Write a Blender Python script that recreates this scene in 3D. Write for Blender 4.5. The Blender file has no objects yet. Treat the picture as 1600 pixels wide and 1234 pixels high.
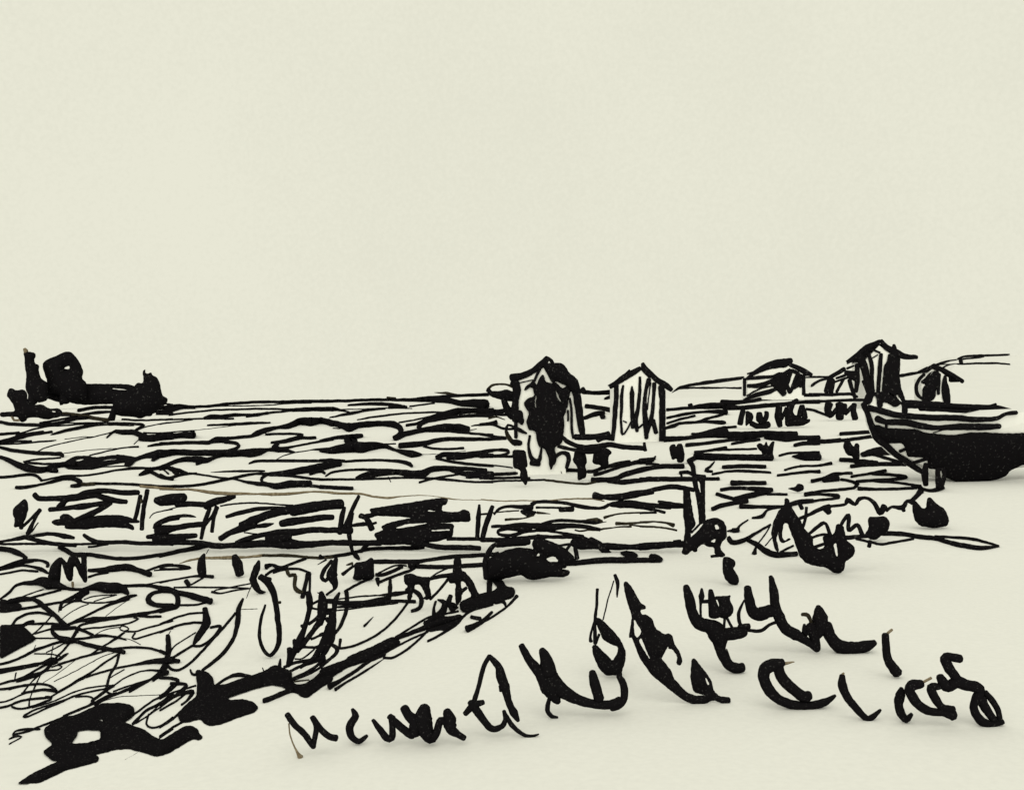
import bpy, math, random
from mathutils import Vector, noise
from mathutils.geometry import delaunay_2d_cdt

random.seed(7)
F, CX, CY, H = 1600.0, 800.0, 617.0, 2.2      # focal length and principal point for a 1600 px wide frame; eye height (m)
col = bpy.context.scene.collection

def hz(px):                                     # the land tilts gently up to the right
    return 630.0 - 0.0235 * (px - 100.0)
def gd(px, py):                                 # distance at which the line of sight meets the ground
    return H * F / max(py - hz(px), 2.0)
def P3(px, py, d):
    return Vector(((px - CX) / F * d, d, H + (CY - py) / F * d))
GA, GB = 0.0235, (CY - hz(CX)) / F
def gz(x, y):
    return GA * x + GB * y

# ------------------------------------------------------------------ materials
def mat(name, build):
    m = bpy.data.materials.new(name); m.use_nodes = True
    nt = m.node_tree; b = nt.nodes['Principled BSDF']
    b.inputs['Roughness'].default_value = 0.95
    b.inputs['Specular IOR Level'].default_value = 0.0
    build(nt, b)
    return m
def mottled(c1, c2, scale, lo, hi, detail=3.0):
    def f(nt, b):
        tc = nt.nodes.new('ShaderNodeTexCoord')
        n = nt.nodes.new('ShaderNodeTexNoise'); n.inputs['Scale'].default_value = scale; n.inputs['Detail'].default_value = detail
        r = nt.nodes.new('ShaderNodeValToRGB')
        r.color_ramp.elements[0].position = lo; r.color_ramp.elements[0].color = (*c1, 1)
        r.color_ramp.elements[1].position = hi; r.color_ramp.elements[1].color = (*c2, 1)
        nt.links.new(tc.outputs['Object'], n.inputs['Vector'])
        nt.links.new(n.outputs['Fac'], r.inputs['Fac'])
        nt.links.new(r.outputs['Color'], b.inputs['Base Color'])
    return f
M_DYKE = mat('dyke_turf_dimmed', mottled((0.715, 0.715, 0.712), (0.735, 0.735, 0.732), .2, 0.35, 0.65, 6.0))  # colour set darker than the sand to cancel extra sun on the front slope
INK = {}
def ink(d):
    """black weathered surface with small pale specks, sized to the thing's own scale"""
    band = min((6, 10, 16, 26, 45, 120, 420), key=lambda v: abs(math.log(v / d)))
    if band not in INK:
        s = 1600.0 / band / 3.2
        INK[band] = [
            mat('black_weathered_%d' % band, mottled((0.0072, 0.0066, 0.0078), (0.052, 0.051, 0.052), s, 0.63, 0.745, 2.0)),
            mat('brown_weathered_%d' % band, mottled((0.150, 0.118, 0.078), (0.26, 0.22, 0.16), s * .5, 0.45, 0.70)),
            mat('dark_brown_%d' % band, mottled((0.020, 0.017, 0.012), (0.050, 0.044, 0.032), s * .5, 0.45, 0.72))]
    return INK[band]
CREAM = (0.800, 0.782, 0.672)
M_SAND = mat('pale_sand', mottled((0.744, 0.744, 0.744), (0.782, 0.782, 0.780), 9.0, 0.30, 0.70, 8.0))
M_TRACK = mat('pale_track', mottled((0.750, 0.750, 0.749), (0.786, 0.786, 0.784), 22.0, 0.30, 0.70, 6.0))
M_WALL = mat('pale_planks', mottled((0.79, 0.79, 0.78), (0.83, 0.83, 0.82), 2.0, 0.35, 0.65, 5.0))
M_HULL = mat('pale_hull_paint', mottled((0.77, 0.77, 0.76), (0.81, 0.81, 0.80), 2.5, 0.35, 0.65, 5.0))

# ------------------------------------------------------------------ mesh builders
class Mesh:
    def __init__(s): s.v = []; s.f = []; s.m = []
    def quad_ring(s, rings, mi, caps=True):
        b = len(s.v); k = len(rings[0])
        for r in rings: s.v.extend(r)
        for i in range(len(rings) - 1):
            for j in range(k):
                s.f.append((b + i*k + j, b + i*k + (j+1) % k, b + (i+1)*k + (j+1) % k, b + (i+1)*k + j)); s.m.append(mi)
        if caps:
            s.f.append(tuple(b + j for j in range(k))[::-1]); s.m.append(mi)
            e = b + (len(rings)-1)*k
            s.f.append(tuple(e + j for j in range(k))); s.m.append(mi)
    def build(s, name, mats, origin=Vector((0, 0, 0)), parent=None, smooth=True):
        me = bpy.data.meshes.new(name)
        me.from_pydata([tuple(Vector(p) - origin) for p in s.v], [], s.f)
        for m in mats: me.materials.append(m)
        me.polygons.foreach_set('material_index', s.m)
        if smooth: me.polygons.foreach_set('use_smooth', [True] * len(s.f))
        me.update()
        o = bpy.data.objects.new(name, me); col.objects.link(o)
        if parent: o.parent = parent                    # parent sits at `origin`
        else: o.location = origin
        return o

SEED = [0]
def rough(t, a): return noise.noise(Vector((t, a * 7.31, SEED[0] * 3.17)))

def catmull(pts):
    out = []
    n = len(pts)
    for i in range(n - 1):
        p0 = pts[max(i-1, 0)]; p1 = pts[i]; p2 = pts[i+1]; p3 = pts[min(i+2, n-1)]
        L = math.hypot(p2[0]-p1[0], p2[1]-p1[1])
        k = max(2, int(L / 3.0))
        for j in range(k):
            t = j / k
            q = []
            for c in range(2):
                a, b, cc, d = p0[c], p1[c], p2[c], p3[c]
                # centripetal-ish: damp tangents on uneven spacing
                m1 = (cc - a) * .5; m2 = (d - b) * .5
                lim = L * 1.0
                m1 = max(-lim, min(lim, m1)); m2 = max(-lim, min(lim, m2))
                t2, t3 = t*t, t*t*t
                q.append((2*t3-3*t2+1)*b + (t3-2*t2+t)*m1 + (-2*t3+3*t2)*cc + (t3-t2)*m2)
            q.append(p1[2] + (p2[2]-p1[2]) * t)
            out.append(q)
    out.append(list(pts[-1]))
    return out

def stroke(mesh, pts, D, ground, mi, gain=1.13, plus=.3, flat=1.0):
    """a round stalk, rail or batten: a tube with its own thickness in depth"""
    SEED[0] += 1
    if len(pts) == 1: pts = [pts[0], (pts[0][0] + 1, pts[0][1], pts[0][2])]
    s = catmull(pts)
    def ext(a, b):
        dx, dy = a[0]-b[0], a[1]-b[1]; l = math.hypot(dx, dy) or 1; dx /= l; dy /= l
        w = a[2]
        return [[a[0]+dx*w*t, a[1]+dy*w*t, w*k] for t, k in ((.13, .93), (.24, .75), (.31, .5), (.34, .12))]
    k = min(3, len(s)-1)
    s = ext(s[0], s[k])[::-1] + s + ext(s[-1], s[-1-k])
    rings = []; run = 0
    for i, (x, y, w) in enumerate(s):
        if i: run += math.hypot(x - s[i-1][0], y - s[i-1][1])
        a = s[max(i-1, 0)]; b = s[min(i+1, len(s)-1)]
        tx, ty = b[0]-a[0], b[1]-a[1]; l = math.hypot(tx, ty) or 1; tx /= l; ty /= l
        nx, ny = -ty, tx
        off = rough(run / 9.0, 1) * .45 + rough(run / 2.5, 5) * .22
        x += nx * off; y += ny * off
        w = max(.5, (w * gain + plus * min(1, max(0, w - 1.5))) * (1 + .10 * rough(run / 7.0, 2)) + .5 * rough(run / 3.0, 3))
        d = gd(x, y + w * .5 * max(abs(ny), .2)) if ground else D(x, y)
        c = P3(x, y, d); r = w * .5 / F * d
        n3 = Vector((nx, 0, -ny)); yv = Vector((0, flat, 0))
        rings.append([c + r * (math.cos(q) * n3 + math.sin(q) * yv) for q in [j * math.pi / 3 for j in range(6)]])
    mesh.quad_ring(rings, mi)

def inside(loops, x, y):
    c = False
    for lp in loops:
        j = len(lp) - 1
        for i in range(len(lp)):
            xi, yi = lp[i]; xj, yj = lp[j]
            if (yi > y) != (yj > y) and x < (xj-xi) * (y-yi) / (yj-yi) + xi: c = not c
            j = i
    return c
def soften(lp, step=2.6, grow=.7):
    """round the corners a little, resample, roughen"""
    SEED[0] += 1
    q = []
    n = len(lp)
    for i in range(n):
        a, b = lp[i], lp[(i+1) % n]
        L = math.hypot(b[0]-a[0], b[1]-a[1])
        c = min(.22, 2.5 / L if L > 0 else .2)
        q.append((a[0]+(b[0]-a[0])*c, a[1]+(b[1]-a[1])*c)); q.append((a[0]+(b[0]-a[0])*(1-c), a[1]+(b[1]-a[1])*(1-c)))
    area = sum(lp[i][0]*lp[(i+1) % n][1] - lp[(i+1) % n][0]*lp[i][1] for i in range(n))
    out = []; run = 0; grow = -grow if area > 0 else grow
    for i in range(len(q)):
        a, b = q[i], q[(i+1) % len(q)]
        L = math.hypot(b[0]-a[0], b[1]-a[1])
        if L < .05: continue
        k = max(1, int(round(L / step)))
        for j in range(k):
            t = j / k
            px, py = a[0]+(b[0]-a[0])*t, a[1]+(b[1]-a[1])*t
            run += L / k
            e = rough(run/5.0, 4) * .7 + rough(run/2.2, 6) * .3 + grow
            nx, ny = -(b[1]-a[1])/L, (b[0]-a[0])/L
            out.append((px + nx*e, py + ny*e))
    return out
def blob(mesh, loops, D, mi, thick=.75, cap=None, step=2.6):
    """a solid lump with the given outline, swelling in depth away from its edge on both sides"""
    loops = [soften(l, step, .6 if i == 0 else 0) for i, l in enumerate(loops)]
    vs = []; es = []
    for l in loops:
        b = len(vs); vs += [Vector(p) for p in l]
        es += [(b+i, b+(i+1) % len(l)) for i in range(len(l))]
    nb = len(vs)
    xs = [p[0] for p in loops[0]]; ys = [p[1] for p in loops[0]]
    g = max(3.0, min(max(xs)-min(xs), max(ys)-min(ys)) / 9.0)
    segs = [(l[i], l[(i+1) % len(l)]) for l in loops for i in range(len(l))]
    def dist(x, y):
        best = 1e9
        for (ax, ay), (bx, by) in segs:
            dd = (ax-x)**2 + (ay-y)**2
            if dd < best: best = dd
        return math.sqrt(best)
    y = min(ys); row = 0
    while y < max(ys):
        x = min(xs) + (g/2 if row % 2 else 0)
        while x < max(xs):
            qx, qy = x + random.uniform(-.2, .2)*g, y + random.uniform(-.2, .2)*g
            if inside(loops, qx, qy) and dist(qx, qy) > g*.55: vs.append(Vector((qx, qy)))
            x += g
        y += g * .87; row += 1
    ov, oe, of, *_ = delaunay_2d_cdt(vs, es, [], 0, 1e-4)
    tri = [t for t in of if len(t) == 3 and inside(loops, sum(ov[k][0] for k in t)/3, sum(ov[k][1] for k in t)/3)]
    hh = []
    bl = [tuple(v) for v in vs[:nb]]
    for v in ov:
        hh.append(dist(v[0], v[1]))
    mx = max(hh) if hh else 1
    b0 = len(mesh.v); n = len(ov)
    for sgn in (-1, 1):
        for v, h in zip(ov, hh):
            d = D(v[0], v[1])
            t = thick * math.sqrt(max(h, 0) * mx) / F * d
            if cap is not None: t = min(t, cap)
            if h < .3: t = 0
            mesh.v.append(P3(v[0], v[1], d + sgn * t + sgn * 0.004))
    for t in tri:
        a, b, c = t
        mesh.f.append((b0+a, b0+c, b0+b)); mesh.m.append(mi)
        mesh.f.append((b0+n+a, b0+n+b, b0+n+c)); mesh.m.append(mi)
    cnt = {}
    for t in tri:
        for e in ((t[0], t[1]), (t[1], t[2]), (t[2], t[0])):
            k = (min(e), max(e)); cnt[k] = cnt.get(k, 0) + 1
    for (a, b), c in cnt.items():
        if c == 1:
            mesh.f.append((b0+a, b0+b, b0+n+b, b0+n+a)); mesh.m.append(mi)

def box(mesh, pts, dy, mi=0):
    """prism: a polygon facing the viewer, carried back by dy"""
    b = len(mesh.v); n = len(pts)
    mesh.v += [Vector(p) for p in pts] + [Vector(p) + Vector((0, dy, 0)) for p in pts]
    mesh.f.append(tuple(range(b, b+n))); mesh.m.append(mi)
    mesh.f.append(tuple(range(b+2*n-1, b+n-1, -1))); mesh.m.append(mi)
    for i in range(n):
        j = (i+1) % n
        mesh.f.append((b+j, b+i, b+n+i, b+n+j)); mesh.m.append(mi)
# ------------------------------------------------------------------ the things: key -> (name, label, category, group, how it stands, material distance)
# how it stands: number = picture row of its foot, ('D', metres) = its distance, 'ground' = lies over the land
TUFT, SHRUB = 'reed tufts growing on the sandy track', 'dark shrubs round the huts and the fence'
STAKE, TREES = 'short dark stakes along the ditch', 'far trees on the left horizon'
T = {
 'meadow': ('meadow_grass', 'dark wind-blown rows of grass across the flat meadow behind the fence', 'grass', None, 'ground', 45),
 'bank':   ('bank_grass', 'tangled dark blades and stalks on the bank in front of the fence', 'grass', None, 'ground', 10),
 'marsh':  ('marsh_grass', 'short dark streaks of grass between the gate post and the boat', 'grass', None, 'ground', 26),
 'edge':   ('verge_turf', 'heavy black turf rim where the grassy bank meets the pale track', 'turf', None, 'ground', 10),
 'dykegrass': ('dyke_grass', 'thin dark lines of grass along the crest of the far dyke', 'grass', None, 'dyke', 420),
 'tall':  ('poplar_tree', 'tall narrow ragged black tree at the far left of the horizon', 'tree', TREES, ('D', 400), 420),
 'round': ('round_tree', 'round-crowned black tree beside the tall narrow tree, a gap of light in it', 'tree', TREES, ('D', 405), 420),
 'hedge': ('hedge', 'long low black hedge joining the round tree to the stumpy tree', 'hedge', None, ('D', 410), 420),
 'stump': ('pollard_tree', 'stumpy black tree with a forked twig on top, right end of the far hedge', 'tree', TREES, 656, 120),
 'lshrub': ('shrub', 'sprawling black shrub in front of the tall narrow tree', 'shrub', SHRUB, 660, 120),
 'hut1': ('wooden_hut', 'tall wooden hut on legs with a black roof and a dark gaping doorway', 'hut', 'wooden huts along the meadow', 741, 26),
 'hut2': ('wooden_hut', 'small plank hut with a clean black gable roof, standing alone in the middle', 'hut', 'wooden huts along the meadow', 690, 45),
 'hut3': ('wooden_hut', 'long low hut with a sloping dark roof, between the plank hut and the tall house', 'hut', 'wooden huts along the meadow', 620, 420),
 'house': ('wooden_house', 'tall dark timber house with a lean-to, behind the bow of the boat', 'house', None, 633, 120),
 'hut4': ('wooden_hut', 'squat round-sided hut right of the tall timber house, above the boat', 'hut', 'wooden huts along the meadow', 634, 120),
 'hutbush': ('climbing_shrub', 'dark shrub with a bare loop of branch clinging to the left of the tall hut', 'shrub', SHRUB, 733, 26),
 'hutshrub': ('shrub', 'stubby black shrub under the boardwalk of the tall hut', 'shrub', SHRUB, 735, 26),
 'hutpost': ('mooring_post', 'thick black post in front of the tall hut, widest at its waist', 'post', None, 752, 26),
 'hutfoot': ('mooring_post', 'thick black post at the left foot of the tall hut', 'post', None, 757, 26),
 'board': ('boardwalk', 'dark plank walk on posts running from the tall hut towards the plank hut', 'boardwalk', None, 752, 26),
 'stub': ('stump', 'short black double stump just right of the plank hut', 'stump', None, 724, 26),
 'fence': ('plank_fence', 'long low fence with paired posts and dark boards crossing the picture', 'fence', None, 'fence', 16),
 'gate': ('gate_post', 'tall double black gate post closing the right end of the fence', 'gate post', None, 866, 16),
 'gatebush': ('bush', 'round black bush with small gaps leaning on the gate post', 'bush', SHRUB, 872, 16),
 'rbush': ('bush', 'big sprawling black bush with looping stems on the bank below the boat', 'bush', SHRUB, 893, 16),
 'sh1': ('shrub', 'small square black shrub on the bank edge, right of the sprawling bush', 'shrub', SHRUB, 846, 16),
 'sh2': ('shrub', 'black pointed-eared shrub below the bow of the boat', 'shrub', SHRUB, 824, 16),
 'sh3': ('shrub', 'short black shrub shaped like a curl, left end of the row below the huts', 'shrub', SHRUB, 670, 45),
 'sh4': ('shrub', 'spiky black shrub in the middle of the row below the huts', 'shrub', SHRUB, 668, 45),
 'sh5': ('shrub', 'zigzag black shrub nearest the bow of the boat', 'shrub', SHRUB, 657, 45),
 'sh6': ('grass_tuft', 'three-pointed black tuft at the end of a dark streak in the marsh', 'grass tuft', None, 718, 26),
 'sh7': ('grass_tuft', 'black forked tuft just under the bow of the boat', 'grass tuft', None, 723, 26),
 'sh8': ('grass_tuft', 'tiny round black tuft in the open marsh right of the gate post', 'grass tuft', None, 769, 16),
 'sh9': ('shrub', 'zigzag dark shrub left of the first fence boards', 'shrub', SHRUB, 834, 16),
 'bigbush': ('bush', 'large black bush hunched where the fence meets the sandy track', 'bush', SHRUB, 905, 16),
 'bram1': ('bramble_bush', 'big black bramble with a square hole, in the lower left corner', 'bramble', None, 'ground', 6),
 'bram2': ('bramble_bush', 'black bramble with a rounded knob and a flat lobe beside the verge', 'bramble', None, 'ground', 6),
 'sqtuft': ('shrub', 'square black shrub with a pointed corner in front of the fence', 'shrub', SHRUB, 907, 10),
 'archs': ('shrub', 'black shrub with arching stems left of the three-legged one', 'shrub', SHRUB, 957, 10),
 'tripod': ('shrub', 'black three-legged shrub at the edge of the sandy track', 'shrub', SHRUB, 957, 10),
 'mstake': ('broken_stakes', 'black M-shaped clump of broken stakes at the left edge', 'stakes', None, 914, 10),
 'st1': ('stake', 'slim dark stake, leftmost of the short stakes', 'stake', STAKE, 902, 10),
 'st2': ('stake', 'leaning dark stake standing clear of any stalk, second of the short stakes', 'stake', STAKE, 902, 10),
 'st3': ('stake', 'dark bent stake with a hooked foot beside the looped reed', 'stake', STAKE, 928, 10),
 'st4': ('stake', 'thick dark curved stake with a loop on its left side', 'stake', STAKE, 920, 10),
 'reed': ('reed_stalk', 'tall reed bent into a long narrow loop in the middle of the bank', 'reed', None, 1028, 10),
 'clump': ('reed_clump', 'dense black clump of crossing stalks at the foot of the bank', 'reeds', None, 1045, 10),
 'boat': ('wooden_boat', 'wooden boat with a black bottom drawn up on land, cut by the right edge', 'boat', None, 'boat', 26),
 'prop': ('boat_prop', 'single dark prop under the bow of the boat', 'prop', 'props under the boat', 765, 26),
 'prop2': ('boat_prop', 'double dark prop with a slit, right of the single prop', 'prop', 'props under the boat', 768, 26),
 't1': ('reed_tuft', 'N-shaped tuft with a thin brown stalk, leftmost on the sandy track', 'reed tuft', TUFT, 1172, 6),
 't2': ('reed_tuft', 'small hook-shaped tuft standing alone left of the zigzag row', 'reed tuft', TUFT, 1164, 6),
 't3': ('reed_tuft', 'long zigzag tuft of thick black strokes low on the track', 'reed tuft', TUFT, 1166, 6),
 't4': ('reed_tuft', 'tall pointed arch-shaped tuft with a curling foot', 'reed tuft', TUFT, 1153, 6),
 't5': ('reed_tuft', 'thick forked tuft sweeping right into a wide black curve', 'reed tuft', TUFT, 1122, 6),
 't5b': ('reed_tuft', 'tall looping tuft with hair-thin blades above it', 'reed tuft', TUFT, 1060, 6),
 't6': ('reed_tuft', 'large leaning tuft, thickest on the track, ending in a long tail', 'reed tuft', TUFT, 1100, 6),
 't7': ('reed_tuft', 'bristling tuft with a dense knot and a hooked foot', 'reed tuft', TUFT, 1053, 6),
 't8': ('reed_tuft', 'wide tuft of two upright blades and a peaked fold to the right', 'reed tuft', TUFT, 1022, 6),
 't9': ('reed_tuft', 'C-shaped tuft with a second thick stroke inside it', 'reed tuft', TUFT, 1108, 6),
 't10': ('reed_tuft', 'L-shaped single blade right of the C-shaped tuft', 'reed tuft', TUFT, 1126, 6),
 't11': ('reed_tuft', 'single upright comma-like blade, highest at the right', 'reed tuft', TUFT, 1060, 6),
 't12': ('reed_tuft', 'small hooked blade beside the crooked ring-ended tuft', 'reed tuft', TUFT, 1130, 6),
 't13': ('reed_tuft', 'crooked tuft ending in a ring, rightmost on the sandy track', 'reed tuft', TUFT, 1136, 6),
}
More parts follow.
